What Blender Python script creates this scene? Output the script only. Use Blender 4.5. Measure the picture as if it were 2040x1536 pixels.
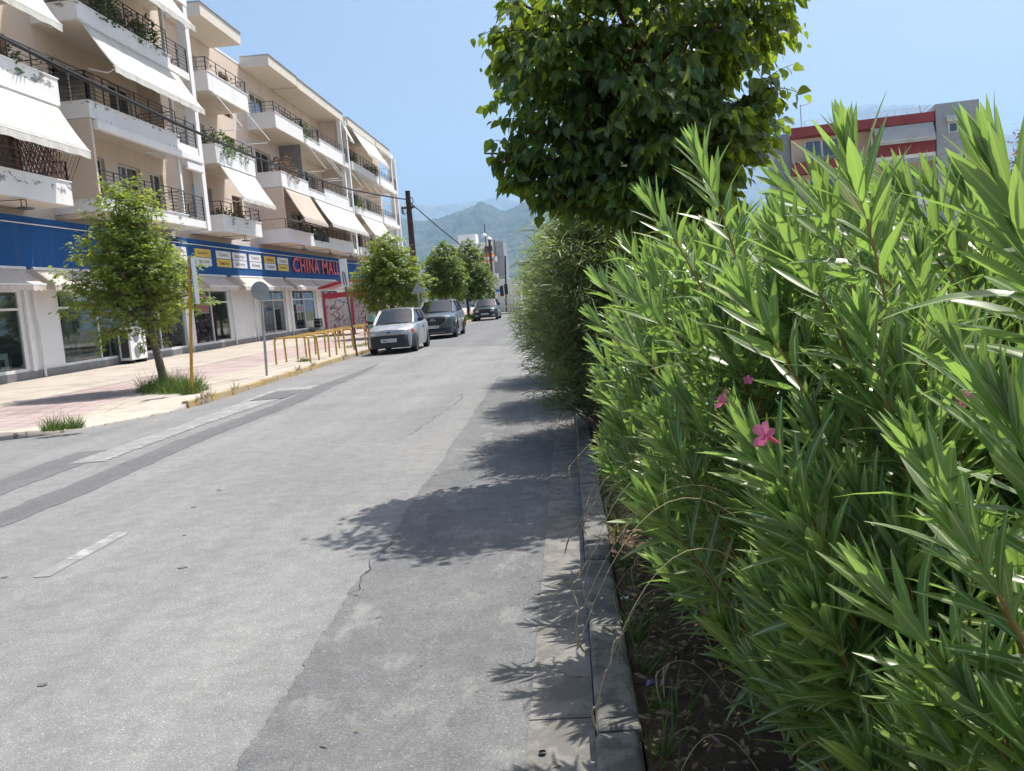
import bpy, math, random
import numpy as np
from mathutils import Matrix, Vector

for o in list(bpy.data.objects): bpy.data.objects.remove(o)
SC = bpy.context.scene
COL = SC.collection
R = math.radians
random.seed(7); rng = np.random.default_rng(11)

# ---------------------------------------------------------------- camera
F_PX, W_PX, H_PX, EYE = 1780.0, 2040.0, 1536.0, 1.65
PITCH, YAW, ROLL = R(5.817), R(4.005), R(4.7)      # down, left of the street axis (+y), clockwise
fwd = np.array([-math.sin(YAW)*math.cos(PITCH), math.cos(YAW)*math.cos(PITCH), -math.sin(PITCH)])
r0 = np.array([math.cos(YAW), math.sin(YAW), 0.0]); u0 = np.cross(r0, fwd)
cr = r0*math.cos(ROLL) - u0*math.sin(ROLL); cu = r0*math.sin(ROLL) + u0*math.cos(ROLL)
EYEP = np.array([0.0, 0.0, EYE])
cd = bpy.data.cameras.new('camera'); cam = bpy.data.objects.new('camera', cd); COL.objects.link(cam)
cd.sensor_width = 36.0; cd.lens = 36.0*F_PX/W_PX; cd.clip_start = 0.05; cd.clip_end = 60000
cam.matrix_world = Matrix(((cr[0], cu[0], -fwd[0], 0), (cr[1], cu[1], -fwd[1], 0), (cr[2], cu[2], -fwd[2], EYE), (0, 0, 0, 1)))
SC.camera = cam
SC.render.resolution_x, SC.render.resolution_y = 1024, 771

# ---------------------------------------------------------------- sky, sun, exposure
SUN_DIR = Vector((0.33, 0.37, 1.0)).normalized()
EL = math.asin(SUN_DIR.z); AZ = math.atan2(SUN_DIR.x, SUN_DIR.y)
wd = bpy.data.worlds.new('World'); SC.world = wd; wd.use_nodes = True
nt = wd.node_tree; nt.nodes.clear()
wo = nt.nodes.new('ShaderNodeOutputWorld'); bg = nt.nodes.new('ShaderNodeBackground'); sk = nt.nodes.new('ShaderNodeTexSky')
sk.sky_type = 'NISHITA'; sk.sun_disc = False; sk.sun_elevation = EL; sk.sun_rotation = AZ
sk.air_density = 1.0; sk.dust_density = 5.0; sk.ozone_density = 1.8; sk.altitude = 50
bg.inputs[1].default_value = 0.086
nt.links.new(sk.outputs[0], bg.inputs[0]); nt.links.new(bg.outputs[0], wo.inputs[0])
sl = bpy.data.lights.new('sun', 'SUN'); sl.energy = 4.6; sl.angle = R(0.53); sl.color = (1.0, 0.965, 0.905)
sun = bpy.data.objects.new('sun', sl); COL.objects.link(sun); sun.location = (20, 20, 40)
sun.rotation_euler = SUN_DIR.to_track_quat('Z', 'Y').to_euler()
SC.view_settings.view_transform = 'Standard'; SC.view_settings.look = 'None'
SC.view_settings.gamma = 1.0; SC.view_settings.use_curve_mapping = False
SC.view_settings.exposure = 0.72
SC.cycles.use_denoising = True
SC.cycles.max_bounces = 7; SC.cycles.diffuse_bounces = 4; SC.cycles.glossy_bounces = 3
SC.cycles.transmission_bounces = 4; SC.cycles.transparent_max_bounces = 10; SC.cycles.volume_bounces = 1
SC.cycles.caustics_reflective = False; SC.cycles.caustics_refractive = False
SC.cycles.sample_clamp_indirect = 6.0

# ---------------------------------------------------------------- materials
def rgb(h):
    c = [int(h[i:i+2], 16)/255 for i in (0, 2, 4)]
    return tuple(x/12.92 if x <= .04045 else ((x+.055)/1.055)**2.4 for x in c)

class NT:
    def __init__(s, name):
        s.m = bpy.data.materials.new(name); s.m.use_nodes = True
        s.t = s.m.node_tree; s.t.nodes.clear()
        s.out = s.n('ShaderNodeOutputMaterial'); s.b = s.n('ShaderNodeBsdfPrincipled'); s.l(s.b, 0, s.out, 0)
    def n(s, k, **kw):
        x = s.t.nodes.new(k)
        for a, v in kw.items(): setattr(x, a, v)
        return x
    def l(s, a, ao, b, bi): s.t.links.new(a.outputs[ao], b.inputs[bi])
    def pos(s):
        if not hasattr(s, '_p'): s._p = s.n('ShaderNodeNewGeometry')
        return s._p
    def noise(s, scale, detail=4, rough=.6, vec=None, stretch=None):
        x = s.n('ShaderNodeTexNoise'); x.inputs['Scale'].default_value = scale
        x.inputs['Detail'].default_value = detail; x.inputs['Roughness'].default_value = rough
        if stretch is not None:
            mp = s.n('ShaderNodeMapping'); mp.inputs['Scale'].default_value = stretch
            s.l(s.pos(), 0, mp, 0); s.l(mp, 0, x, 0)
        elif vec is None: s.l(s.pos(), 0, x, 0)
        else: s.t.links.new(vec, x.inputs[0])
        return x
    def ramp(s, src, so, stops, interp='LINEAR'):
        x = s.n('ShaderNodeValToRGB'); x.color_ramp.interpolation = interp
        e = x.color_ramp.elements
        while len(e) < len(stops): e.new(.5)
        for k, (p, c) in enumerate(stops):
            e[k].position = p; e[k].color = (*c, 1) if len(c) == 3 else c
        s.l(src, so, x, 0); return x
    def mix(s, fac, a, b, blend='MIX'):
        x = s.n('ShaderNodeMix', data_type='RGBA', blend_type=blend)
        for v, i in ((fac, 0), (a, 6), (b, 7)):
            if isinstance(v, tuple) and not hasattr(v[0], 'outputs'):
                x.inputs[i].default_value = (*v, 1) if i else v[0]
            elif isinstance(v, (int, float)): x.inputs[i].default_value = v
            else: s.t.links.new(v[0].outputs[v[1]], x.inputs[i])
        return x
    def bump(s, src, so, strength=.3, dist=.01):
        x = s.n('ShaderNodeBump'); x.inputs['Strength'].default_value = strength; x.inputs['Distance'].default_value = dist
        s.l(src, so, x, 2); s.l(x, 0, s.b, 5); return x
    def base(s, node, o): s.l(node, o, s.b, 0)
    def set(s, rough=None, metal=None, spec=None):
        if rough is not None: s.b.inputs['Roughness'].default_value = rough
        if metal is not None: s.b.inputs['Metallic'].default_value = metal
        if spec is not None: s.b.inputs['Specular IOR Level'].default_value = spec
        return s

def plain(name, col, rough=.6, metal=0, spec=.5, var=.12, scale=6, bump=0):
    """a colour with soft uneven wear so that nothing is flat"""
    N = NT(name); N.set(rough, metal, spec)
    a = N.noise(scale, 5, .65)
    dark = tuple(c*(1-var) for c in col); lite = tuple(min(1, c*(1+var*.6)) for c in col)
    r = N.ramp(a, 0, [(.3, dark), (.7, lite)]); N.base(r, 0)
    if bump: N.bump(N.noise(scale*18, 3), 0, bump, .004)
    return N.m

M = {}
def asphalt(name, c0, c1, stone, smear=None, cell=110):
    N = NT(name); N.set(.92, 0, .25)
    big = N.noise(.55, 5, .62); mid = N.noise(7, 4, .6)
    r = N.ramp(big, 0, [(.3, c0), (.72, c1)])
    m2 = N.ramp(mid, 0, [(.3, (.86,)*3), (.7, (1.1,)*3)])
    mm = N.mix(1.0, (r, 0), (m2, 0), 'MULTIPLY')
    v = N.n('ShaderNodeTexVoronoi'); v.inputs['Scale'].default_value = cell; N.l(N.pos(), 0, v, 0)
    sp = N.n('ShaderNodeSeparateColor'); N.l(v, 1, sp, 0)
    st = N.ramp(sp, 0, [(0, (.72,)*3), (.5, (.98,)*3), (.93, (1.1,)*3), (.985, stone)])
    mm2 = N.mix(.85, (mm, 2), (st, 0), 'MULTIPLY')
    fine = N.noise(150, 3, .7); fr = N.ramp(fine, 0, [(.32, (.66,)*3), (.5, (1,)*3), (.68, (1.26,)*3)])
    mm3 = N.mix(.75, (mm2, 2), (fr, 0), 'MULTIPLY')
    tr = N.noise(1.0, 4, .6, stretch=(1.3, .045, 1)); tr2 = N.ramp(tr, 0, [(.3, (.86, .86, .87)), (.7, (1.1, 1.095, 1.08))])
    st2 = N.noise(1.6, 6, .75); st3 = N.ramp(st2, 0, [(.28, (.74, .74, .75)), (.40, (1, 1, 1))])
    mm4 = N.mix(1.0, (mm3, 2), (tr2, 0), 'MULTIPLY'); mm5 = N.mix(.6, (mm4, 2), (st3, 0), 'MULTIPLY')
    cur = (mm5, 2)
    if smear:
        sm_ = N.noise(2.3, 7, .7, stretch=(1.5, .8, 1)); sr_ = N.ramp(sm_, 0, [(.54, (0, 0, 0)), (.66, (.75,)*3)]); lt = N.mix(1.0, (fr, 0), smear, 'MULTIPLY'); cur = (N.mix((sr_, 0), cur, (lt, 2)), 2)
    N.base(*cur)
    N.bump(v, 0, .55, .006)
    return N.m
M['asphalt'] = asphalt('asphalt_old', (.192, .191, .188), (.246, .243, .237), (1.8,)*3, smear=None, cell=190)
M['asphalt_patch'] = asphalt('asphalt_patch', (.125, .127, .13), (.195, .194, .19), (1.7,)*3, smear=(.25, .246, .235), cell=160)
M['asphalt_trench'] = asphalt('asphalt_trench', (.135, .136, .14), (.165, .165, .166), (1.4,)*3, cell=150)
M['asphalt_far'] = asphalt('asphalt_far', (.16, .162, .166), (.19, .19, .192), (1.5,)*3, cell=90)

def paint(name, col, under, thr=.5, scale=14):
    N = NT(name); N.set(.8, 0, .3)
    a = N.noise(scale, 8, .75); r = N.ramp(a, 0, [(thr-.05, under), (thr+.05, col)])
    f = N.noise(260, 2, .6); fr = N.ramp(f, 0, [(.35, (.75,)*3), (.65, (1.1,)*3)])
    N.base(N.mix(.8, (r, 0), (fr, 0), 'MULTIPLY'), 2); N.bump(N.noise(38, 6, .75), 0, .5, .008)
    return N.m
M['road_paint'] = paint('road_paint_worn', (.46, .46, .44), (.24, .24, .235), .5)
M['road_paint_old'] = paint('road_paint_faded', (.42, .42, .40), (.25, .25, .245), .53, 5)
M['road_paint_strip'] = paint('road_paint_nearly_gone', (.36, .36, .35), (.25, .25, .245), .55, 3)
M['concrete'] = paint('concrete_gutter', (.235, .22, .20), (.155, .146, .132), .5, 5.5)
M['kerb_stone'] = paint('kerb_concrete_dark', (.20, .19, .17), (.11, .105, .098), .5, 7)
M['kerb_yellow'] = paint('kerb_yellow_worn', (.46, .29, .08), (.36, .32, .26), .50, 5)
M['slab_beige'] = paint('paving_beige', (.50, .44, .37), (.40, .35, .295), .45, 2.2)

def paving():
    N = NT('pavement_tiles'); N.set(.85, 0, .3)
    g = N.pos(); sp = N.n('ShaderNodeSeparateXYZ'); N.l(g, 0, sp, 0)
    br = N.n('ShaderNodeTexBrick'); br.inputs['Scale'].default_value = 1.0
    br.inputs['Mortar Size'].default_value = .012; br.inputs['Brick Width'].default_value = .4; br.inputs['Row Height'].default_value = .4
    br.offset = 0.0
    br.inputs['Color1'].default_value = (1, 1, 1, 1); br.inputs['Color2'].default_value = (.9, .9, .9, 1); br.inputs['Mortar'].default_value = (.45, .42, .39, 1)
    N.l(g, 0, br, 0)
    # beige field with a rose band running along the street
    wob = N.noise(.5, 3); ad = N.n('ShaderNodeMath', operation='MULTIPLY_ADD'); ad.inputs[1].default_value = .5; N.l(wob, 0, ad, 0); N.l(sp, 0, ad, 2)
    band = N.ramp(ad, 0, [(0, (0, 0, 0)), (1, (1, 1, 1))])
    mr = N.n('ShaderNodeMapRange'); mr.inputs[1].default_value = -13.0; mr.inputs[2].default_value = -8.0
    N.l(sp, 0, mr, 0)
    bc = N.ramp(mr, 0, [(0, (.47, .42, .37)), (.22, (.47, .42, .37)), (.24, (.42, .335, .32)), (.74, (.42, .335, .32)), (.76, (.46, .41, .355))])
    di = N.noise(.9, 6, .65); dr = N.ramp(di, 0, [(.3, (.66, .64, .62)), (.45, (.9, .89, .87)), (.65, (1.05, 1.04, 1.02))])
    m1 = N.mix(1.0, (bc, 0), (br, 0), 'MULTIPLY'); m2 = N.mix(1.0, (m1, 2), (dr, 0), 'MULTIPLY')
    N.base(m2, 2); N.bump(br, 1, .25, -.004)
    return N.m
M['paving'] = paving()

def soil():
    N = NT('dry_soil'); N.set(.95, 0, .2)
    a = N.noise(6, 8, .7); b = N.noise(45, 4, .7)
    r = N.ramp(a, 0, [(.3, (.055, .038, .026)), (.7, (.14, .10, .07))])
    r2 = N.ramp(b, 0, [(.3, (.5,)*3), (.75, (1.5, 1.4, 1.3))])
    N.base(N.mix(1, (r, 0), (r2, 0), 'MULTIPLY'), 2); N.bump(b, 0, .8, .02)
    return N.m
M['soil'] = soil()
def ground():
    N = NT('dry_ground'); N.set(.95, 0, .2)
    a = N.noise(.02, 8, .7)
    r = N.ramp(a, 0, [(.3, (.10, .105, .05)), (.6, (.2, .175, .12))]); N.base(r, 0)
    return N.m
M['ground'] = ground()
def mountain(name, g, rock, sc):
    N = NT(name); N.set(.95, 0, .1)
    a = N.noise(sc, 9, .68); r = N.ramp(a, 0, [(.42, g), (.56, tuple((x+y)/2 for x, y in zip(g, rock))), (.68, rock)]); N.base(r, 0)
    return N.m
M['mount_near'] = mountain('mountain_scrub', (.03, .05, .028), (.13, .125, .11), .013)
M['mount_far'] = mountain('mountain_bare', (.09, .09, .07), (.2, .185, .165), .005)

def plaster(name, col, dirt, thr=.62, streak=True, peel=None, peel_thr=.66):
    N = NT(name); N.set(.88, 0, .25)
    a = N.noise(.55, 6, .65); r = N.ramp(a, 0, [(.3, tuple(c*.9 for c in col)), (.7, col)])
    cur = (r, 0)
    if streak:
        s = N.noise(1.0, 5, .7, stretch=(2.2, 2.2, .22)); sr = N.ramp(s, 0, [(.52, (0, 0, 0)), (.8, (.55,)*3)])
        cur = (N.mix((sr, 0), cur, dirt), 2)
    if peel:
        p = N.noise(3.1, 7, .72, stretch=(1, .75, 1.25)); zz = N.n('ShaderNodeSeparateXYZ'); N.l(N.pos(), 0, zz, 0); za = N.n('ShaderNodeMath', operation='SUBTRACT'); za.inputs[1].default_value = 5.47; N.l(zz, 2, za, 0)
        zd = N.n('ShaderNodeMath', operation='MODULO'); zd.inputs[1].default_value = 3.07; N.l(za, 0, zd, 0); zr = N.ramp(zd, 0, [(.18, (0, 0, 0)), (.45, (.14, .14, .14)), (.75, (.06, .06, .06))])
        ps = N.n('ShaderNodeMath', operation='ADD'); N.l(p, 0, ps, 0); N.l(zr, 0, ps, 1)
        pr = N.ramp(ps, 0, [(peel_thr, (0, 0, 0)), (peel_thr+.012, (1, 1, 1))])
        cur = (N.mix((pr, 0), cur, peel), 2)
    N.base(*cur); N.bump(N.noise(60, 3), 0, .12, .005)
    return N.m
M['wall_beige'] = plaster('plaster_beige', (.68, .57, .46), (.50, .41, .33))
M['wall_pink'] = plaster('plaster_rose_beige', (.70, .58, .48), (.53, .43, .35))
M['soffit'] = plaster('plaster_soffit', (.74, .68, .59), (.5, .44, .37), streak=False)
M['parapet'] = plaster('parapet_white', (.84, .83, .81), (.66, .62, .56))
M['parapet_peel'] = plaster('parapet_white_peeling', (.84, .83, .81), (.66, .62, .56), peel=(.30, .29, .275), peel_thr=.66)
M['shop_white'] = plaster('shop_wall_white', (.78, .77, .74), (.66, .63, .58))
M['plinth'] = plain('grey_stone_plinth', (.20, .195, .19), .5, var=.2, scale=3)
M['white'] = plain('white_paint', (.78, .77, .75), .45)
M['white_frame'] = plain('white_aluminium', (.72, .72, .70), .35)
M['dark_metal'] = plain('dark_iron', (.045, .043, .042), .55)
M['rail_brown'] = plain('railing_brown', (.10, .075, .06), .55)
M['steel'] = plain('galvanised_steel', (.42, .43, .44), .42, .7)
M['sign_back'] = plain('sign_back_grey', (.33, .355, .37), .5, .1, var=.2)
M['yellow_rust'] = paint('yellow_paint_rusty', (.52, .30, .05), (.28, .14, .05), .40, 9)
M['rack_yellow'] = plain('rack_yellow', (.55, .33, .06), .45, var=.25, scale=12)
M['red'] = plain('red_enamel', (.40, .03, .05), .4, var=.2)
M['red_dull'] = plain('dull_red_paint', (.27, .05, .055), .7, var=.2, scale=1.5)
M['letter_red'] = plain('letter_red', (.55, .03, .04), .4)
M['letter_side'] = plain('letter_side_dark', (.22, .03, .035), .5)
M['blue_sign'] = plaster('fascia_blue', (.014, .085, .25), (.08, .13, .2), streak=True)
M['tile_yellow'] = plain('sign_tile_yellow', (.75, .50, .04), .5)
M['tile_white'] = plain('sign_tile_white', (.74, .74, .72), .5)
M['black'] = plain('black_paint', (.02, .02, .021), .5)
M['ink'] = plain('grey_ink', (.10, .09, .09), .7)
M['rubber'] = plain('rubber', (.022, .022, .022), .8)
M['wood_pole'] = plain('creosoted_wood', (.07, .045, .032), .9, var=.35, scale=4, bump=.3)
M['trellis'] = plain('trellis_brown', (.11, .05, .03), .7)
M['wood_door'] = plain('wood_door_brown', (.28, .10, .045), .5)
M['orange'] = plain('awning_orange', (.62, .20, .07), .8)
M['teal'] = plain('teal_paint', (.16, .36, .32), .5)
M['skin'] = plain('skin', (.48, .28, .2), .6)
M['hair_dark'] = plain('hair_dark', (.02, .015, .012), .6)
M['hair_brown'] = plain('hair_brown', (.16, .07, .035), .6)
M['cloth_blue'] = plain('cloth_blue', (.05, .28, .62), .85)
M['cloth_jeans'] = plain('cloth_denim', (.08, .14, .22), .85)
M['cloth_white'] = plain('cloth_white', (.72, .72, .72), .85)
M['cloth_red'] = plain('cloth_red', (.40, .03, .04), .85)
M['cloth_dark'] = plain('cloth_dark', (.03, .03, .035), .85)
M['cloth_grey'] = plain('cloth_grey', (.3, .3, .32), .85)
M['mannequin'] = plain('mannequin_white', (.72, .70, .66), .4)
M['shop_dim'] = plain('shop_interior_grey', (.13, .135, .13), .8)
M['card'] = plain('cardboard', (.32, .21, .12), .8)
M['litter'] = plain('litter_plastic', (.55, .56, .58), .4)
M['litter_purple'] = plain('litter_foil_purple', (.10, .085, .17), .3)
M['slat_panel'] = plain('slat_panel_pale', (.62, .60, .55), .6)
M['dry_leaf'] = plain('dry_leaf', (.24, .16, .09), .9, var=.4, scale=60)
M['straw'] = plain('dry_grass_straw', (.50, .40, .22), .7, var=.25, scale=30)
M['seed'] = plain('grass_seed_head', (.34, .26, .15), .8, var=.3, scale=200)
M['bark'] = plain('bark_grey_brown', (.16, .125, .095), .95, var=.35, scale=14, bump=.5)
M['bark_red'] = plain('bark_brown', (.14, .085, .06), .95, var=.35, scale=14, bump=.5)
M['stem'] = plain('oleander_stem', (.32, .19, .06), .7, var=.3, scale=20)
M['terracotta'] = plain('terracotta', (.4, .16, .08), .85)

def awn(name, col, tr=.25):
    N = NT(name); N.set(.9, 0, .1)
    a = N.noise(1.0, 6, .7, stretch=(.8, 3.0, .5)); r = N.ramp(a, 0, [(.28, tuple(c*d for c, d in zip(col, (.74, .71, .66)))), (.5, tuple(c*.95 for c in col)), (.7, col)]); N.base(r, 0); N.bump(N.noise(1.0, 3, .5, stretch=(.5, 4.0, .5)), 0, .5, .03)
    t = N.n('ShaderNodeBsdfTranslucent'); N.l(r, 0, t, 0)
    mx = N.n('ShaderNodeMixShader'); mx.inputs[0].default_value = tr
    N.l(N.b, 0, mx, 1); N.l(t, 0, mx, 2); N.l(mx, 0, N.out, 0)
    return N.m
M['awning_white'] = awn('awning_cloth_white', (.80, .78, .72))
M['awning_pink'] = awn('awning_cloth_beige', (.72, .60, .51))
M['awning_shop'] = awn('awning_cloth_shop', (.66, .58, .52), .15)
M['awning_grey'] = awn('awning_cloth_grey', (.52, .52, .49), .1)

def glass(name, tint, refl=.12, see=.75, rough=.02):
    N = NT(name); N.t.nodes.remove(N.b)
    g = N.n('ShaderNodeBsdfGlossy'); g.inputs['Roughness'].default_value = rough; g.inputs[0].default_value = (.95, .97, 1, 1)
    t = N.n('ShaderNodeBsdfTransparent'); t.inputs[0].default_value = (*tint, 1)
    lw = N.n('ShaderNodeFresnel'); io = N.n('ShaderNodeMapRange'); io.inputs[3].default_value = 1.5; io.inputs[4].default_value = 1/1.5; N.l(N.pos(), 'Backfacing', io, 0); N.l(io, 0, lw, 0)
    ad = N.n('ShaderNodeMath', operation='ADD', use_clamp=True); ad.inputs[1].default_value = refl; N.l(lw, 0, ad, 0)
    mx = N.n('ShaderNodeMixShader'); N.l(ad, 0, mx, 0); N.l(t, 0, mx, 1); N.l(g, 0, mx, 2); N.l(mx, 0, N.out, 0)
    return N.m
M['shop_glass'] = glass('shop_window_glass', (.62, .70, .70), .03)
M['pane_dark'] = glass('window_glass', (.25, .28, .3), .10)
M['car_glass'] = glass('car_glass', (.16, .20, .20), .05)
M['clear_scratched'] = glass('scratched_glass', (.75, .72, .72), .06, rough=.2)
def lampmat():
    N = NT('shop_ceiling_lamp'); N.b.inputs['Base Color'].default_value = (.8, .8, .8, 1); N.b.inputs['Emission Color'].default_value = (1, .95, .88, 1); N.b.inputs['Emission Strength'].default_value = 4.5; return N.m
M['lamp_lit'] = lampmat()
def graffiti_panel():
    N = NT('graffiti_panel'); N.set(.45, 0, .4)
    a = N.noise(2.2, 4, .6); r = N.ramp(a, 0, [(.3, (.46, .40, .41)), (.55, (.58, .53, .53)), (.75, (.50, .33, .38))])
    N.base(r, 0); return N.m
M['graffiti_panel'] = graffiti_panel()
def carpaint(name, col, metal=.5, rough=.32):
    N = NT(name); N.set(rough, metal); N.b.inputs['Coat Weight'].default_value = .6; N.b.inputs['Coat Roughness'].default_value = .06
    a = N.noise(2.5, 5, .6); r = N.ramp(a, 0, [(.3, tuple(c*.9 for c in col)), (.7, col)]); N.base(r, 0)
    rr = N.ramp(N.noise(5, 5, .7), 0, [(.35, (rough*.9,)*3), (.7, (min(1, rough*1.5),)*3)]); N.l(rr, 0, N.b, 2)
    return N.m
M['car_silver'] = carpaint('car_paint_silver', (.36, .37, .38), .5, .36)
M['car_grey'] = carpaint('car_paint_dark_grey', (.085, .095, .11), .5, .28)
M['car_green'] = carpaint('car_paint_dark_green', (.035, .06, .055), .3, .3)
M['car_black'] = plain('car_black_plastic', (.022, .023, .026), .5)
M['lamp_clear'] = plain('headlamp_lens', (.55, .57, .6), .12, .3)
M['lamp_amber'] = plain('indicator_amber', (.62, .12, .03), .2)
M['rim'] = plain('wheel_rim', (.42, .42, .43), .35, .6)
M['rim_dark'] = plain('wheel_rim_dark', (.10, .10, .11), .35, .6)
M['plate'] = plain('licence_plate_white', (.72, .72, .70), .4)

def leafmat(name, dark, lite, trans, under, tfac=.38, rough=.42, rib=None, spec=.45, old=None):
    N = NT(name); N.set(rough, 0, spec)
    g = N.pos(); oi = N.n('ShaderNodeObjectInfo')
    ad = N.n('ShaderNodeMath', operation='ADD'); N.l(g, 'Random Per Island', ad, 0); N.l(oi, 'Random', ad, 1)
    fr = N.n('ShaderNodeMath', operation='FRACT'); N.l(ad, 0, fr, 0)
    c = N.ramp(fr, 0, [(0, dark), (.94, lite), (.975, old or lite)]); cur = (c, 0)
    tcol = N.ramp(fr, 0, [(0, tuple(x*.75 for x in trans)), (1, trans)])
    uc = N.mix((g, 'Backfacing'), cur, under); cur = (uc, 2)
    if rib:
        uv = N.n('ShaderNodeUVMap'); sp = N.n('ShaderNodeSeparateXYZ'); N.l(uv, 0, sp, 0)
        su = N.n('ShaderNodeMath', operation='SUBTRACT'); su.inputs[1].default_value = .5; N.l(sp, 0, su, 0)
        ab = N.n('ShaderNodeMath', operation='ABSOLUTE'); N.l(su, 0, ab, 0)
        rr = N.ramp(ab, 0, [(0, (1,)*3), (.045, (.95,)*3), (.085, (0, 0, 0))])
        cur = (N.mix((rr, 0), cur, rib), 2)
        wv = N.n('ShaderNodeMath', operation='MULTIPLY_ADD'); N.l(ab, 0, wv, 0); wv.inputs[1].default_value = .35; N.l(sp, 1, wv, 2)
        wave = N.n('ShaderNodeMath', operation='SINE'); ml = N.n('ShaderNodeMath', operation='MULTIPLY'); ml.inputs[1].default_value = 150
        N.l(wv, 0, ml, 0); N.l(ml, 0, wave, 0); N.bump(wave, 0, .12, .002)
    N.base(*cur)
    t = N.n('ShaderNodeBsdfTranslucent'); N.l(tcol, 0, t, 0)
    mx = N.n('ShaderNodeMixShader'); mx.inputs[0].default_value = tfac
    N.l(N.b, 0, mx, 1); N.l(t, 0, mx, 2); N.l(mx, 0, N.out, 0)
    return N.m
M['leaf_oleander'] = leafmat('oleander_leaf', (.07, .14, .032), (.13, .215, .055), (.34, .54, .09), (.20, .27, .15), .45, .34, rib=(.50, .55, .26), spec=.6, old=(.30, .27, .07))
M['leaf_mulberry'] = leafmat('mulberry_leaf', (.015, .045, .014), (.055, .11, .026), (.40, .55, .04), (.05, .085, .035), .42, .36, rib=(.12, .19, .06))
M['leaf_ash'] = leafmat('street_tree_leaf', (.09, .16, .024), (.25, .31, .05), (.52, .62, .06), (.15, .21, .06), .42, .5)
M['leaf_ash2'] = leafmat('street_tree_leaf_deep', (.06, .135, .022), (.14, .235, .035), (.36, .50, .05), (.12, .18, .05), .40, .5)
M['leaf_willow'] = leafmat('narrow_shrub_leaf', (.09, .145, .055), (.22, .28, .13), (.36, .46, .10), (.18, .23, .11), .42, .45)
M['leaf_purple'] = leafmat('purple_plum_leaf', (.10, .045, .045), (.20, .10, .09), (.3, .1, .08), (.2, .12, .11), .25, .6)
M['leaf_pot'] = leafmat('pot_plant_leaf', (.03, .07, .02), (.07, .13, .03), (.15, .25, .03), (.06, .1, .04), .3, .5)
M['grass'] = leafmat('grass_blade', (.06, .11, .025), (.14, .20, .05), (.25, .36, .05), (.10, .16, .05), .35, .6)
M['petal'] = leafmat('oleander_petal', (.62, .10, .22), (.75, .20, .32), (.7, .2, .3), (.66, .16, .28), .4, .5)

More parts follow.
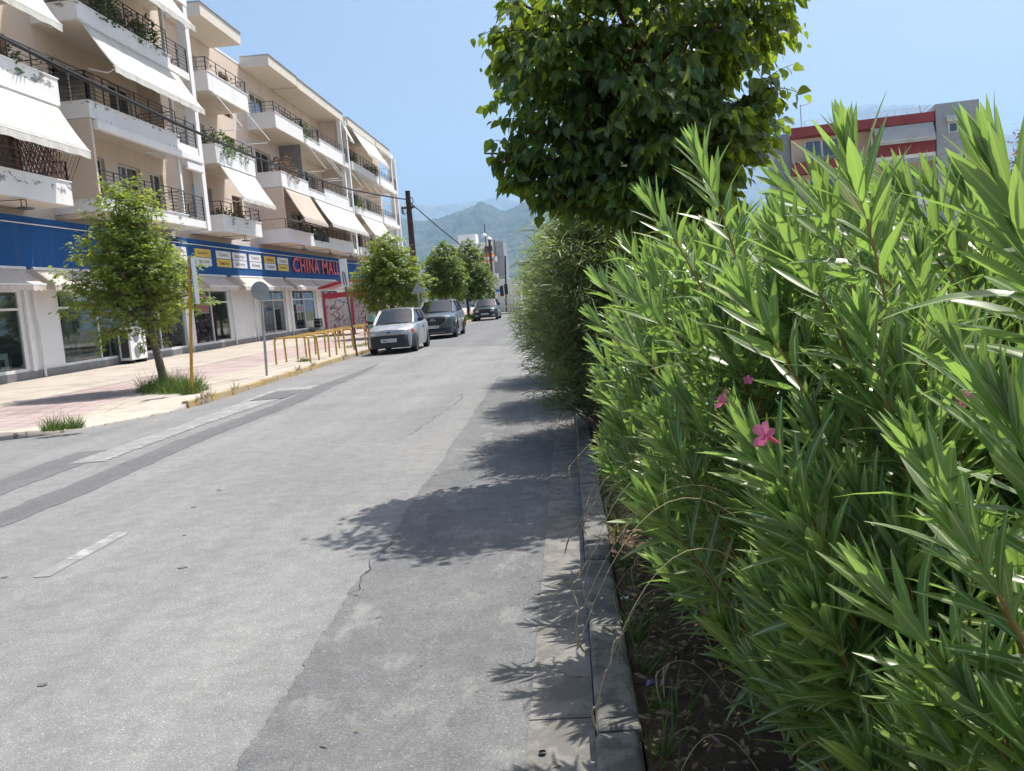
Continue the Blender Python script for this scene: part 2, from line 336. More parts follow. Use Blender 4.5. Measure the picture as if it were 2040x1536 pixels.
# ---------------------------------------------------------------- builders
class MB:
    def __init__(s): s.v = []; s.f = []; s.mi = []; s.cur = 0
    def add(s, vs, fs):
        o = len(s.v); s.v += [tuple(map(float, p)) for p in vs]
        for f in fs: s.f.append(tuple(i+o for i in f)); s.mi.append(s.cur)
        return s
    def box(s, x0, x1, y0, y1, z0, z1):
        return s.add([(x0, y0, z0), (x1, y0, z0), (x1, y1, z0), (x0, y1, z0), (x0, y0, z1), (x1, y0, z1), (x1, y1, z1), (x0, y1, z1)],
                     [(3, 2, 1, 0), (4, 5, 6, 7), (0, 1, 5, 4), (1, 2, 6, 5), (2, 3, 7, 6), (3, 0, 4, 7)])
    def hexa(s, p):   # 8 points, bottom 4 then top 4
        return s.add(p, [(3, 2, 1, 0), (4, 5, 6, 7), (0, 1, 5, 4), (1, 2, 6, 5), (2, 3, 7, 6), (3, 0, 4, 7)])
    def quad(s, a, b, c, d): return s.add([a, b, c, d], [(0, 1, 2, 3)])
    def slab(s, pts, t):  # quad thickened along its normal by t
        a, b, c, d = [Vector(p) for p in pts]; n = (b-a).cross(d-a).normalized()*t
        return s.hexa([a-n, b-n, c-n, d-n, a, b, c, d])
    def tube(s, path, rad, n=6, cap=True):
        path = [Vector(p) for p in path]
        if not hasattr(rad, '__len__'): rad = [rad]*len(path)
        vs = []; prev = None
        for i, p in enumerate(path):
            t = (path[min(i+1, len(path)-1)] - path[max(i-1, 0)])
            t = t.normalized() if t.length > 1e-9 else Vector((0, 0, 1))
            if prev is None: a = t.orthogonal().normalized()
            else:
                a = prev - t*prev.dot(t); a = a.normalized() if a.length > 1e-6 else t.orthogonal().normalized()
            prev = a; b = t.cross(a)
            for k in range(n):
                q = 2*math.pi*k/n; vs.append(p + (a*math.cos(q)+b*math.sin(q))*rad[i])
        fs = []
        for i in range(len(path)-1):
            for k in range(n):
                k2 = (k+1) % n; fs.append((i*n+k, i*n+k2, (i+1)*n+k2, (i+1)*n+k))
        if cap: fs.append(tuple(range(n-1, -1, -1))); fs.append(tuple((len(path)-1)*n+k for k in range(n)))
        return s.add(vs, fs)
    def lathe(s, prof, c, axis='z', n=20):
        """prof: (r, h) pairs along the axis from point c"""
        vs = []
        for r_, h in prof:
            for k in range(n):
                q = 2*math.pi*k/n; a, b = r_*math.cos(q), r_*math.sin(q)
                vs.append((c[0]+a, c[1]+b, c[2]+h) if axis == 'z' else (c[0]+h, c[1]+a, c[2]+b) if axis == 'x' else (c[0]+b, c[1]+h, c[2]+a))
        fs = []
        for i in range(len(prof)-1):
            for k in range(n):
                k2 = (k+1) % n; fs.append((i*n+k, i*n+k2, (i+1)*n+k2, (i+1)*n+k))
        fs.append(tuple(range(n-1, -1, -1))); fs.append(tuple((len(prof)-1)*n+k for k in range(n)))
        return s.add(vs, fs)
    def prism(s, poly, axis, lo, hi):
        """closed 2D polygon extruded: axis x -> poly is (y,z); axis y -> (x,z); axis z -> (x,y)"""
        f = {'x': lambda p, h: (h, p[0], p[1]), 'y': lambda p, h: (p[0], h, p[1]), 'z': lambda p, h: (p[0], p[1], h)}[axis]
        n = len(poly); vs = [f(p, lo) for p in poly]+[f(p, hi) for p in poly]
        fs = [tuple(range(n-1, -1, -1)), tuple(range(n, 2*n))]+[(k, (k+1) % n, n+(k+1) % n, n+k) for k in range(n)]
        return s.add(vs, fs)
    def grid(s, P):
        """P: rows of points"""
        r, c = len(P), len(P[0])
        return s.add([p for row in P for p in row], [(i*c+j, i*c+j+1, (i+1)*c+j+1, (i+1)*c+j) for i in range(r-1) for j in range(c-1)])
    def mesh(s, name, mats, smooth=False):
        me = bpy.data.meshes.new(name); me.from_pydata(s.v, [], s.f)
        for m in (mats if isinstance(mats, (list, tuple)) else [mats]): me.materials.append(M[m] if isinstance(m, str) else m)
        if max(s.mi, default=0): me.polygons.foreach_set('material_index', s.mi)
        if smooth:
            me.polygons.foreach_set('use_smooth', [True]*len(me.polygons))
            if smooth != 'all': me.set_sharp_from_angle(angle=R(smooth if smooth is not True else 38))
        me.update(); return me
    def build(s, name, mats, parent=None, smooth=False, bevel=0):
        return link(name, s.mesh(name, mats, smooth), parent, bevel)

def link(name, data, parent=None, bevel=0):
    o = bpy.data.objects.new(name, data); COL.objects.link(o)
    if parent is not None:
        o.parent = parent
        if o.type != 'EMPTY' or True:
            o.matrix_parent_inverse = parent_world(parent).inverted()
    if bevel:
        b = o.modifiers.new('bevel', 'BEVEL'); b.width = bevel; b.segments = 2; b.limit_method = 'ANGLE'; b.angle_limit = R(40)
    return o
def parent_world(p):
    m = p.matrix_basis.copy()
    if p.parent is not None: m = parent_world(p.parent) @ p.matrix_parent_inverse @ m
    return m
def tag(o, label=None, cat=None, group=None, kind=None):
    for k, v in (('label', label), ('category', cat), ('group', group), ('kind', kind)):
        if v: o[k] = v
    return o
def thing(name, label, cat, loc=(0, 0, 0), group=None):
    o = bpy.data.objects.new(name, None); COL.objects.link(o); o.location = loc; o.empty_display_size = .2
    return tag(o, label, cat, group)
def struct(name, mb, mat, smooth=False, parent=None):
    o = mb.build(name, mat, parent, smooth)
    if parent is None: o['kind'] = 'structure'
    return o
def copy_tree(o, dx, parent=None):
    c = o.copy(); COL.objects.link(c)
    if parent is not None: c.parent = parent; c.matrix_parent_inverse = o.matrix_parent_inverse.copy()
    else: c.location = Vector(o.location)+Vector(dx)
    for ch in [x for x in COL.objects if x.parent == o]: copy_tree(ch, dx, c)
    return c
def xf(mb, mat):
    mb.v = [tuple(mat @ Vector(p)) for p in mb.v]; return mb

def text_mb(body, height, depth=.01, width=None, bold=0.0):
    cu_ = bpy.data.curves.new('lettering', 'FONT'); cu_.body = body; cu_.size = 1; cu_.extrude = depth/2; cu_.offset = bold
    cu_.resolution_u = 3
    ob = bpy.data.objects.new('lettering', cu_); COL.objects.link(ob)
    bpy.context.view_layer.update()
    me = bpy.data.meshes.new_from_object(ob.evaluated_get(bpy.context.evaluated_depsgraph_get()))
    v = np.zeros(len(me.vertices)*3); me.vertices.foreach_get('co', v); v = v.reshape(-1, 3)
    mb = MB()
    if len(v):
        v[:, 0] -= v[:, 0].min(); v[:, 1] -= v[:, 1].min(); k = height/max(v[:, 1].max(), 1e-6); v[:, 1] *= k
        kx = (width/max(v[:, 0].max(), 1e-6)) if width else k
        v[:, 0] *= kx
        mb.add(v.tolist(), [tuple(p.vertices) for p in me.polygons])
    bpy.data.objects.remove(ob); bpy.data.curves.remove(cu_); bpy.data.meshes.remove(me)
    return mb
def frame_x(x, y, z):   # text drawn on a wall that faces +x
    return Matrix(((0, 0, 1, x), (1, 0, 0, y), (0, 1, 0, z), (0, 0, 0, 1)))
def frame_ny(x, y, z):  # on a face that looks towards -y
    return Matrix(((1, 0, 0, x), (0, 0, -1, y), (0, 1, 0, z), (0, 0, 0, 1)))

# leaves: template points are (side in half widths, along in lengths, normal in lengths)
def strip_template(st, fold=.0, droop=.12, twist=0.0):
    T = []; U = []
    for t, w in st:
        n = -droop*t*t
        for sgn in (-1, 0, 1):
            T.append((sgn*w, t, n + fold*w*abs(sgn)*.1)); U.append((.5+.5*sgn*max(w, .02), t))
    k = len(st); Fq = []
    for i in range(k-1):
        for j in (0, 1): Fq.append((i*3+j, i*3+j+1, (i+1)*3+j+1, (i+1)*3+j))
    return np.array(T), np.array(Fq), np.array(U)
OL_ST = [(0, .10), (.14, .52), (.38, .96), (.62, .9), (.84, .5), (1, .03)]
OL_T = [strip_template(OL_ST, .22, d) for d in (.02, .10, .2, .5)]
MU_ST = [(-.07, .30), (.06, .86), (.28, 1.0), (.55, .74), (.78, .36), (1, .03)]
MU_T = [strip_template(MU_ST, .9, d) for d in (.05, .2, .34)]
TH_T = (np.array([(-1, 0, 0), (1, 0, 0), (-1, .4, -.04), (1, .4, -.04), (-.8, .75, -.16), (.8, .75, -.16), (-.06, 1, -.32), (.06, 1, -.32)]),
        np.array([(0, 1, 3, 2), (2, 3, 5, 4), (4, 5, 7, 6)]), np.array([(.4, 0), (.6, 0)]*4))
def lobed():
    T = [(0, 0, 0)]; Fq = []
    for a, L, w in ((0, 1, .2), (52, .78, .17), (-52, .78, .17), (98, .45, .13), (-98, .45, .13)):
        ca, sa = math.cos(R(a)), math.sin(R(a)); i = len(T)
        for s_, t, n in ((-w, .5*L, 0), (0, L, -.12*L), (w, .5*L, 0)): T.append((s_*ca+t*sa, t*ca-s_*sa, n))
        Fq.append((0, i, i+1, i+2))
    return np.array(T), np.array(Fq), np.array([(.5, .5)]*len(T))
LO_T = lobed()
GR_T = (np.array([(-1, 0, 0), (1, 0, 0), (-.8, .45, -.08), (.8, .45, -.08), (-.1, 1, -.45), (.1, 1, -.45)]), np.array([(0, 1, 3, 2), (2, 3, 5, 4)]), np.array([(.4, 0), (.6, 0)]*3))

def unit(a): return a/np.maximum(np.linalg.norm(a, axis=-1, keepdims=True), 1e-9)
class Leaves:
    """many leaves as arrays: base point, direction, normal hint, length, half width, template"""
    def __init__(s): s.p = []; s.a = []; s.n = []; s.L = []; s.w = []; s.k = []
    def put(s, p, a, n, L, w, k=0): s.p.append(p); s.a.append(a); s.n.append(n); s.L.append(L); s.w.append(w); s.k.append(k)
    def fin(s):
        if isinstance(s.p, list):
            s.p = np.array(s.p, float); s.a = unit(np.array(s.a, float)); n = np.array(s.n, float)
            n = n - s.a*(n*s.a).sum(1, keepdims=True); s.n = unit(n); s.s = np.cross(s.a, s.n)
            s.L = np.array(s.L); s.w = np.array(s.w); s.k = np.array(s.k)
        return s
    def mesh(s, name, temps, mat, sel=None):
        s.fin(); idx = np.arange(len(s.p)) if sel is None else np.asarray(sel)
        V = []; FQ = []; UV = []; off = 0
        for k, (T, Fq, U) in enumerate(temps):
            i = idx[s.k[idx] == k]
            if not len(i): continue
            v = (s.p[i][:, None]+s.s[i][:, None]*(T[None, :, 0:1]*s.w[i][:, None, None])
                 + s.a[i][:, None]*(T[None, :, 1:2]*s.L[i][:, None, None])+s.n[i][:, None]*(T[None, :, 2:3]*s.L[i][:, None, None]))
            nT = len(T); V.append(v.reshape(-1, 3))
            fq = (Fq[None]+(np.arange(len(i))*nT)[:, None, None]+off).reshape(-1, 4); FQ.append(fq)
            UV.append(np.tile(U[Fq].reshape(-1, 2), (len(i), 1))); off += len(i)*nT
        return np_mesh(name, np.concatenate(V), np.concatenate(FQ), np.concatenate(UV), mat)
    def matrix(s, i):
        c = (s.s[i]*s.w[i], s.a[i]*s.L[i], s.n[i]*s.L[i], s.p[i])
        return Matrix([[c[j][r_] for j in range(4)] for r_ in range(3)]+[[0, 0, 0, 1]])
def np_mesh(name, V, FQ, UV, mat):
    me = bpy.data.meshes.new(name); nv, nf = len(V), len(FQ); k = FQ.shape[1]
    me.vertices.add(nv); me.vertices.foreach_set('co', np.ascontiguousarray(V, np.float32).ravel())
    me.loops.add(nf*k); me.loops.foreach_set('vertex_index', np.ascontiguousarray(FQ, np.int32).ravel())
    me.polygons.add(nf); me.polygons.foreach_set('loop_start', np.arange(nf, dtype=np.int32)*k)
    me.polygons.foreach_set('loop_total', np.full(nf, k, np.int32))
    if UV is not None:
        ul = me.uv_layers.new(name='UVMap'); ul.data.foreach_set('uv', np.ascontiguousarray(UV, np.float32).ravel())
    me.polygons.foreach_set('use_smooth', np.ones(nf, bool))
    me.materials.append(M[mat]); me.update(calc_edges=True); me.validate(); return me
def unit_leaf(name, temp, mat):
    T, Fq, U = temp; return np_mesh(name, T, Fq, U[Fq].reshape(-1, 2), mat)

def seen_leaves(sets, res=3.0):
    """which leaves show largest in the photograph's view (only used to choose which leaves become objects of their own)"""
    gw, gh = int(W_PX/res)+1, int(H_PX/res)+1
    pts = []; ids = []
    base = 0
    for s in sets:
        s.fin(); n = len(s.p)
        for t in np.linspace(.05, .95, 10):
            for q in (-.5, 0, .5):
                wt = math.sin(math.pi*min(max(t, .1), .9))
                pts.append(s.p+s.a*(t*s.L)[:, None]+s.s*(q*wt*s.w)[:, None]); ids.append(np.arange(n)+base)
        base += n
    P = np.concatenate(pts)-EYEP; I = np.concatenate(ids)
    d = P@fwd; ok = d > .1; P, I, d = P[ok], I[ok], d[ok]
    x = ((W_PX/2+F_PX*(P@cr)/d)/res).astype(int); y = ((H_PX/2-F_PX*(P@cu)/d)/res).astype(int)
    ok = (x >= 0) & (x < gw) & (y >= 0) & (y < gh); x, y, d, I = x[ok], y[ok], d[ok], I[ok]
    o = np.argsort(-d); cell = (y*gw+x)[o]; buf = np.full(gw*gh, -1); buf[cell] = I[o]
    return np.bincount(buf[buf >= 0], minlength=base)
# ================================================================ the setting
struct('ground', MB().quad((-16900, -16900, -.08), (16900, -16900, -.08), (16900, 16900, -.08), (-16900, 16900, -.08)), 'ground')

def edge_x(y):      # line of the pavement edge on the far side of the street
    pts = [(13.5, -9.2), (13.75, -8.55), (14.4, -8.1), (15.4, -7.62), (16.6, -7.32), (18.5, -7.25), (27, -7.25), (33, -7.12), (58, -6.65), (70, -6.6), (72.5, -7.2), (73.3, -8.4)]
    return float(np.interp(y, [p[0] for p in pts], [p[1] for p in pts]))
def edge_z(y): return float(np.interp(y, [13.5, 13.8, 14.4, 16.0, 16.9, 100], [.11, .09, .02, .02, .13, .13]))
def pave_z(x, y):
    e = edge_x(y); d = max(0, e-x)
    return edge_z(y)+(.27-edge_z(y))*min(1, d/(16.6+e))

def rag(y0, y1, xf_, n, amp, seed):
    q = random.Random(seed); return [(xf_(y0+(y1-y0)*k/n)+q.uniform(-amp, amp), y0+(y1-y0)*k/n) for k in range(n+1)]
def sheet(name, left, right, z, mat, parent):
    mb = MB(); n = len(left)
    mb.add([(x, y, z) for x, y in left]+[(x, y, z) for x, y in right], [(k, n+k, n+k+1, k+1) for k in range(n-1)])
    return struct(name, mb, mat, parent=parent)
mb = MB()
mb.quad((-60, -14, 0), (-.02, -14, 0), (-.02, 13.9, 0), (-60, 13.9, 0)); mb.quad((-60, 13.9, 0), (-.02, 13.9, 0), (-.02, 130, 0), (-60, 130, 0))
road = struct('road', mb, 'asphalt')
sheet('asphalt_patch', rag(-6, 18, lambda y: -1.32-.012*y+.012*math.sin(2.3*y)+.006*math.sin(7.1*y), 700, .012, 1), rag(-6, 18, lambda y: -.26, 700, .012, 2), .004, 'asphalt_patch', road)
ry = random.Random(5)
tw = lambda y: -5.54+.06*math.sin(y*.9)
sheet('trench_patch', rag(1, 25, tw, 120, .03, 3), rag(1, 25, lambda y: tw(y)+.46*min(1, (26-y)/6), 120, .03, 4), .004, 'asphalt_trench', road)
sheet('trench_patch', rag(4, 11.6, lambda y: -6.62-.04*y+.3, 50, .03, 5), rag(4, 11.6, lambda y: -6.2-.03*y+.4, 50, .03, 6), .004, 'asphalt_trench', road)
sheet('newer_asphalt', [(-6.4, 33.5), (-6.0, 72), (-9, 74)], [(-.05, 27.0), (-.05, 72), (-.05, 130)], .004, 'asphalt_far', road)
sheet('worn_marking', rag(10.6, 19.3, lambda y: -6.34-.04*max(0, y-14.5), 170, .035, 7), rag(10.6, 19.3, lambda y: -5.88+.07*max(0, min(y-14, 4)), 170, .035, 8), .007, 'road_paint_strip', road)
sheet('lane_dash', rag(6.1, 6.86, lambda y: -3.78, 24, .006, 11), rag(6.1, 6.82, lambda y: -3.64, 24, .006, 12), .004, 'road_paint_old', road)
sheet('lane_dash', rag(5.7, 6.09, lambda y: -3.775, 12, .008, 15), rag(5.7, 6.09, lambda y: -3.645, 12, .008, 16), .004, 'road_paint_strip', road)
mb = MB(); mb.box(-6.3, -5.65, 16.9, 18.5, -.02, .014)
mb.box(-6.28, -6.26, 16.92, 18.48, .014, .018)
tag(mb.build('manhole_cover', 'asphalt_trench'), 'dark rectangular utility cover in the road inside a worn white patch', 'manhole cover')
def crack(pts, w, seed):
    q = random.Random(seed); L = []; Rr = []
    for (x0, y0), (x1, y1) in zip(pts, pts[1:]):
        for k in range(8):
            t = k/8; x = x0+(x1-x0)*t+q.uniform(-.045, .045); y = y0+(y1-y0)*t; ww = w*.5*q.uniform(.3, 1.3)
            L.append((x-ww, y)); Rr.append((x+ww, y))
    sheet('crack', L, Rr, .007, 'black', road)
crack([(-2.1, 11.0), (-2.0, 12.6), (-1.85, 14.2), (-2.0, 15.5)], .008, 1)
crack([(-1.36, 4.9), (-1.4, 5.4), (-1.31, 6.3)], .008, 2)
crack([(-1.9, 11.9), (-1.6, 12.1), (-1.5, 12.8)], .005, 5)
crack([(-3.2, 16.5), (-2.4, 17.1), (-1.7, 17.0)], .008, 6)
crack([(-4.6, 13.2), (-3.0, 13.9), (-2.2, 14.0)], .006, 3)
def spot(cx, cy, r, seed, z=.007):
    q = random.Random(seed); mb = MB(); n = 14
    mb.add([(cx, cy, z)]+[(cx+r*q.uniform(.5, 1.2)*math.cos(2*math.pi*k/n), cy+r*q.uniform(.5, 1.1)*math.sin(2*math.pi*k/n), z) for k in range(n)], [(0, 1+k, 1+(k+1) % n) for k in range(n)])
    struct('tar_spot', mb, 'asphalt_trench', parent=road)
for k, (x, y, r_) in enumerate([(-2.72, 5.72, .06), (-3.45, 7.6, .05), (-4.0, 5.75, .05), (-2.6, 3.9, .05), (-3.5, 8.3, .05), (-3.1, 6.6, .04)]): spot(x, y, r_*.55, k, .0045)

# pavement on the far side
ys = sorted(set([13.5, 13.62, 13.75, 14, 14.4, 15, 15.4, 16, 16.4, 16.9, 17.5, 18.5]+list(range(20, 73, 2))+[72.5, 73.3])); P = []
for y in ys:
    e = edge_x(y)-.14; row = []
    for t in (0, .06, .15, .3, .5, .75, 1):
        x = e+(-17.2-e)*t; row.append((x, y, pave_z(x, y)))
    row.append((-60, y, .27)); P.append([(edge_x(y)-.005, y, -.02), (edge_x(y)-.005, y, pave_z(e, y)-.004)]+row if y < 16.6 else [(e+.001, y, -.02), (e+.001, y, pave_z(e, y)-.002)]+row)
mb = MB().grid(P); mb.quad((-60, 13.5, -.02), (-9.2, 13.5, -.02), (-9.34, 13.5, .11), (-60, 13.5, .27))
pavement = struct('pavement', mb, 'paving', smooth='all')
P = []
for k in range(15):
    y = 13.62+(17.6-13.62)*k/14; e = edge_x(y)-.02
    P.append([(e-t*(1.25+.25*math.sin(k)), y, pave_z(e-t*1.3, y)+.006-.012*(t in (0, 1))) for t in (0, .1, .5, .9, 1)])
struct('dropped_kerb_ramp', MB().grid(P), 'slab_beige', smooth='all', parent=pavement)
# kerb stones, each its own piece
def stone_mesh(L, w, h, mat, seed):
    q = random.Random(seed); mb = MB()
    j = lambda: q.uniform(-.012, .012)
    mb.hexa([(-w+j(), .006, -h), (0+j(), .006, -h), (0+j(), L-.006, -h), (-w+j(), L-.006, -h), (-w, .006, j()*.5), (-.012+j(), .006, j()*.6), (-.012+j(), L-.006, j()*.6), (-w, L-.006, j()*.5)])
    return mb.mesh('kerb_stone', mat)
ym = [stone_mesh(1.0, .15, .2, 'kerb_yellow', k) for k in range(5)]
kerb = struct('kerb', MB().box(-7.42, -7.3, 17, 31, -.1, .06), 'kerb_yellow'); kerb.name = 'kerb'
k = 0; y = 16.5
while y < 69.5:
    x0, x1 = edge_x(y), edge_x(y+1); o = link('kerb_stone', ym[k % 5], kerb)
    z = edge_z(y+.5)+.006
    o.location = (x0, y, z); o.rotation_euler = (random.uniform(-.012, .012), random.uniform(-.02, .02), math.atan2(x0-x1, 1.0))
    b = o.modifiers.new('bevel', 'BEVEL'); b.width = .02; b.segments = 2
    y += 1.0; k += 1
sm = [stone_mesh(.8, .14, .2, 'slab_beige', 30+k) for k in range(3)]
for k in range(7):
    o = link('kerb_stone', sm[k % 3], kerb); o.location = (-9.25-.8*k, 13.44, .125); o.rotation_euler = (0, 0, R(90))
    b = o.modifiers.new('bevel', 'BEVEL'); b.width = .02; b.segments = 2
# near side: gutter slabs, kerb stones, planting bed
gut = struct('gutter', MB().box(-.27, -.02, -8, 70, -.1, -.03), 'concrete')
gm = [MB().box(-.125, .125, .004, 1.496, -.03, .007).mesh('gutter_slab', 'concrete') for _ in range(1)]
for k in range(30):
    o = link('gutter_slab', gm[0], gut); o.location = (-.145, -2.7+1.5*k, random.uniform(-.001, .002))
nk = [stone_mesh(1.0, .165, .25, 'kerb_stone', 60+k) for k in range(4)]
kerb2 = struct('kerb', MB().box(.0, .14, -8, 70, -.1, .05), 'kerb_stone')
for k in range(46):
    o = link('kerb_stone', nk[k % 4], kerb2); o.location = (.15, -3+1.0*k, .115+random.uniform(-.004, .004)); o.rotation_euler = (0, random.uniform(-.02, .02), random.uniform(-.006, .006))
    b = o.modifiers.new('bevel', 'BEVEL'); b.width = .022; b.segments = 3
P = []
for i in range(70):
    y = -4+i*.5 if i < 60 else 26+(i-60)*5
    P.append([(.148+t, y, .055+(0 if t == 0 else .022*math.sin(7.1*t+3*y)+.018*math.sin(13*t-5.3*y)+.012*math.sin(29*t+17*y))) for t in (0, .08, .16, .24, .34, .46, .6, .8, 1.1, 1.6, 2.4, 3.6)])
bed = struct('planting_bed', MB().grid(P), 'soil', smooth='all')
mb = MB(); mb.quad((3.7, -10, .04), (60, -10, .04), (60, 52, .04), (3.7, 52, .04)); struct('path', mb, 'slab_beige')

# mountains, at their real distance
def ray(px, py): return fwd+cr*((px-W_PX/2)/F_PX)+cu*((H_PX/2-py)/F_PX)
def ridge(name, prof, dist, depth, mat, seed, n=380, rows=44, rough=1.0):
    q = np.random.default_rng(seed)
    pts = []
    for px, py in prof:
        d = ray(px, py); h = math.hypot(d[0], d[1]); pts.append((math.atan2(d[0], d[1]), d[2]/h*dist+EYE))
    az = np.linspace(pts[0][0], pts[-1][0], n); zz = np.interp(az, [p[0] for p in pts], [p[1] for p in pts])
    ph = q.uniform(0, 6.28, 40); fr = q.uniform(.6, 1.4, 40)
    P = []
    for j in range(rows+1):
        s = j/rows; row = []
        dd = dist-depth*s
        for i, a in enumerate(az):
            u_ = a*dist/900.0; w_ = dd/900.0
            f = 0
            for k_ in range(12):
                am = 1.0/(1+k_*.55); f += am*math.sin(fr[k_]*(1+k_*.7)*u_*2+ph[k_]+math.sin(w_*1.7+ph[k_+12])*1.1)*math.cos(fr[k_+13]*(1+k_*.5)*w_*1.6+ph[k_+20])
            z = zz[i]*(1-s)**1.15 + rough*zz[i]*.055*f*min(1, s*5)*(1-s)+(.006*zz[i]*math.sin(i*2.3)+.004*zz[i]*math.sin(i*5.1))*(s < .05)
            z += zz[i]*.022*q.uniform(-1, 1)*(1-s)*min(1, s*12)+zz[i]*.03*(1-s)*min(1, s*9)*math.sin(u_*9+2*math.sin(w_*7+ph[3]))*math.sin(w_*8+ph[5]+1.5*math.sin(u_*5))
            row.append((dd*math.sin(a), dd*math.cos(a), z if j < rows else -10))
        P.append(row)
    back = [(x*1.08, y*1.08, -10) for x, y, z in P[0]]
    return struct(name, MB().grid([back]+P), mat, smooth='all')
ridge('mountains', [(-500, 520), (0, 500), (500, 450), (700, 425), (798, 433), (818, 438), (843, 440), (877, 434), (907, 423), (940, 412), (957, 401), (977, 408), (1005, 421), (1030, 410), (1052, 397), (1068, 388), (1130, 372), (1300, 392), (1500, 420)], 6200, 3300, 'mount_near', 3)
ridge('mountains', [(-500, 500), (300, 430), (700, 400), (817, 403), (835, 408), (857, 412), (890, 407), (935, 402), (960, 400), (977, 395), (998, 391), (1015, 395), (1028, 402), (1043, 397), (1100, 380), (1250, 350), (1500, 300), (1640, 250), (1692, 219), (1712, 210), (1729, 206), (1748, 208), (1778, 210), (1834, 208), (1880, 215), (1939, 235), (1969, 250), (2006, 268), (2040, 271), (2200, 300), (2500, 340)], 13500, 4500, 'mount_far', 8, n=420, rows=30)
hz = MB().box(-16950, 16950, -16950, 16950, -12, 2600)
hz = hz.build('haze', 'white'); hz.data.materials.clear(); hz['kind'] = 'stuff'; hz['label'] = 'pale summer haze in the air over town and mountains'
hm = bpy.data.materials.new('haze_air'); hm.use_nodes = True; hm.node_tree.nodes.clear()
ho = hm.node_tree.nodes.new('ShaderNodeOutputMaterial'); hv = hm.node_tree.nodes.new('ShaderNodeVolumePrincipled')
hv.inputs['Color'].default_value = (.42, .67, 1.0, 1); hv.inputs['Density'].default_value = .00008; hv.inputs['Anisotropy'].default_value = .15
hm.node_tree.links.new(hv.outputs[0], ho.inputs['Volume']); hz.data.materials.append(hm)
# ================================================================ apartment blocks over the shop
XW, XF = -16.6, -15.0          # facade wall, balcony fronts
def wall_openings(name, x, y0, y1, z0, z1, ops, mat, parent, depth=.22):
    """a wall facing +x with real openings and reveals"""
    mb = MB(); Y = sorted({y0, y1, *[v for o in ops for v in o[:2]]}); Z = sorted({z0, z1, *[v for o in ops for v in o[2:4]]})
    for a, b in zip(Y, Y[1:]):
        for c, d in zip(Z, Z[1:]):
            if any(o[0] <= (a+b)/2 <= o[1] and o[2] <= (c+d)/2 <= o[3] for o in ops): continue
            mb.quad((x, a, c), (x, b, c), (x, b, d), (x, a, d))
    for a, b, c, d in [o[:4] for o in ops]:
        xi = x-depth
        mb.quad((x, a, c), (x, a, d), (xi, a, d), (xi, a, c)); mb.quad((x, b, c), (xi, b, c), (xi, b, d), (x, b, d))
        mb.quad((x, a, d), (x, b, d), (xi, b, d), (xi, a, d)); mb.quad((x, a, c), (xi, a, c), (xi, b, c), (x, b, c))
    return mb.build(name, mat, parent)
def window(parent, y0, y1, z0, z1, x=XW-.14, leaves=2, name='window', door=None):
    fr = MB(); t = .06
    fr.box(x-.05, x, y0, y1, z1-t, z1); fr.box(x-.05, x, y0, y1, z0, z0+t)
    for k in range(leaves+1):
        y = y0+(y1-y0-t)*k/leaves; fr.box(x-.052, x+.004, y, y+t, z0+t, z1-t)
    w = fr.build(name, 'wood_door' if door else 'white_frame', parent)
    for k in range(leaves):
        a = y0+(y1-y0-t)*k/leaves+t; b = y0+(y1-y0-t)*(k+1)/leaves
        MB().box(x-.035, x-.025, a, b, z0+t, z1-t).build('pane', 'pane_dark', w)
    return w
def railing(mb, pts, z0, h, bars=5, post=1.1, br=.012, dots=False):
    """pts: corner points in plan"""
    for (xa, ya), (xb, yb) in zip(pts, pts[1:]):
        L = math.hypot(xb-xa, yb-ya); n = max(1, round(L/post))
        for k in range(n+1):
            t = k/n; x, y = xa+(xb-xa)*t, ya+(yb-ya)*t; mb.box(x-.018, x+.018, y-.018, y+.018, z0, z0+h)
        for k in range(bars):
            z = z0+h*(k+1)/bars; r_ = br*(1.7 if k == bars-1 else 1)
            mb.tube([(xa, ya, z), (xb, yb, z)], r_, 4)
        if dots:
            for k in range(n):
                t = (k+.5)/n; x, y = xa+(xb-xa)*t, ya+(yb-ya)*t; mb.box(x-.02, x+.02, y-.05, y+.05, z0+h*.45, z0+h*.6)
    return mb
def balcony(b, y0, y1, zb, zt, xf_=XF, mat='parapet', rail=None, bars=4, rmat='rail_brown', ends=True, slab=.16, xi=XW):
    mb = MB(); t = .12
    mb.cur = 1; mb.box(xi+.003, xf_-t-.002, y0+t+.002, y1-t-.002, zb, zb+slab); mb.cur = 0
    mb.box(xf_-t, xf_, y0, y1, zb-.003, zt)
    mb.box(xi+.002, xf_-t-.001, y0, y0+t, zb-.003, zt); mb.box(xi+.002, xf_-t-.001, y1-t, y1, zb-.003, zt)
    o = mb.build('balcony', [mat, 'soffit'], b)
    cp = MB(); e = .03
    cp.box(xf_-t-e, xf_+e, y0-e, y1+e, zt+.001, zt+.035); cp.box(xi+.004, xf_-t-e-.001, y0-e, y0+t+e, zt+.001, zt+.035); cp.box(xi+.004, xf_-t-e-.001, y1-t-e, y1+e, zt+.001, zt+.035)
    cp.build('coping', 'parapet', o)
    if rail:
        railing(MB(), [(xi+.05, y0+.06), (xf_-.06, y0+.06), (xf_-.06, y1-.06), (xi+.05, y1-.06)], zt+.03, rail, bars, dots=bars < 5).build('railing', rmat, o)
    return o
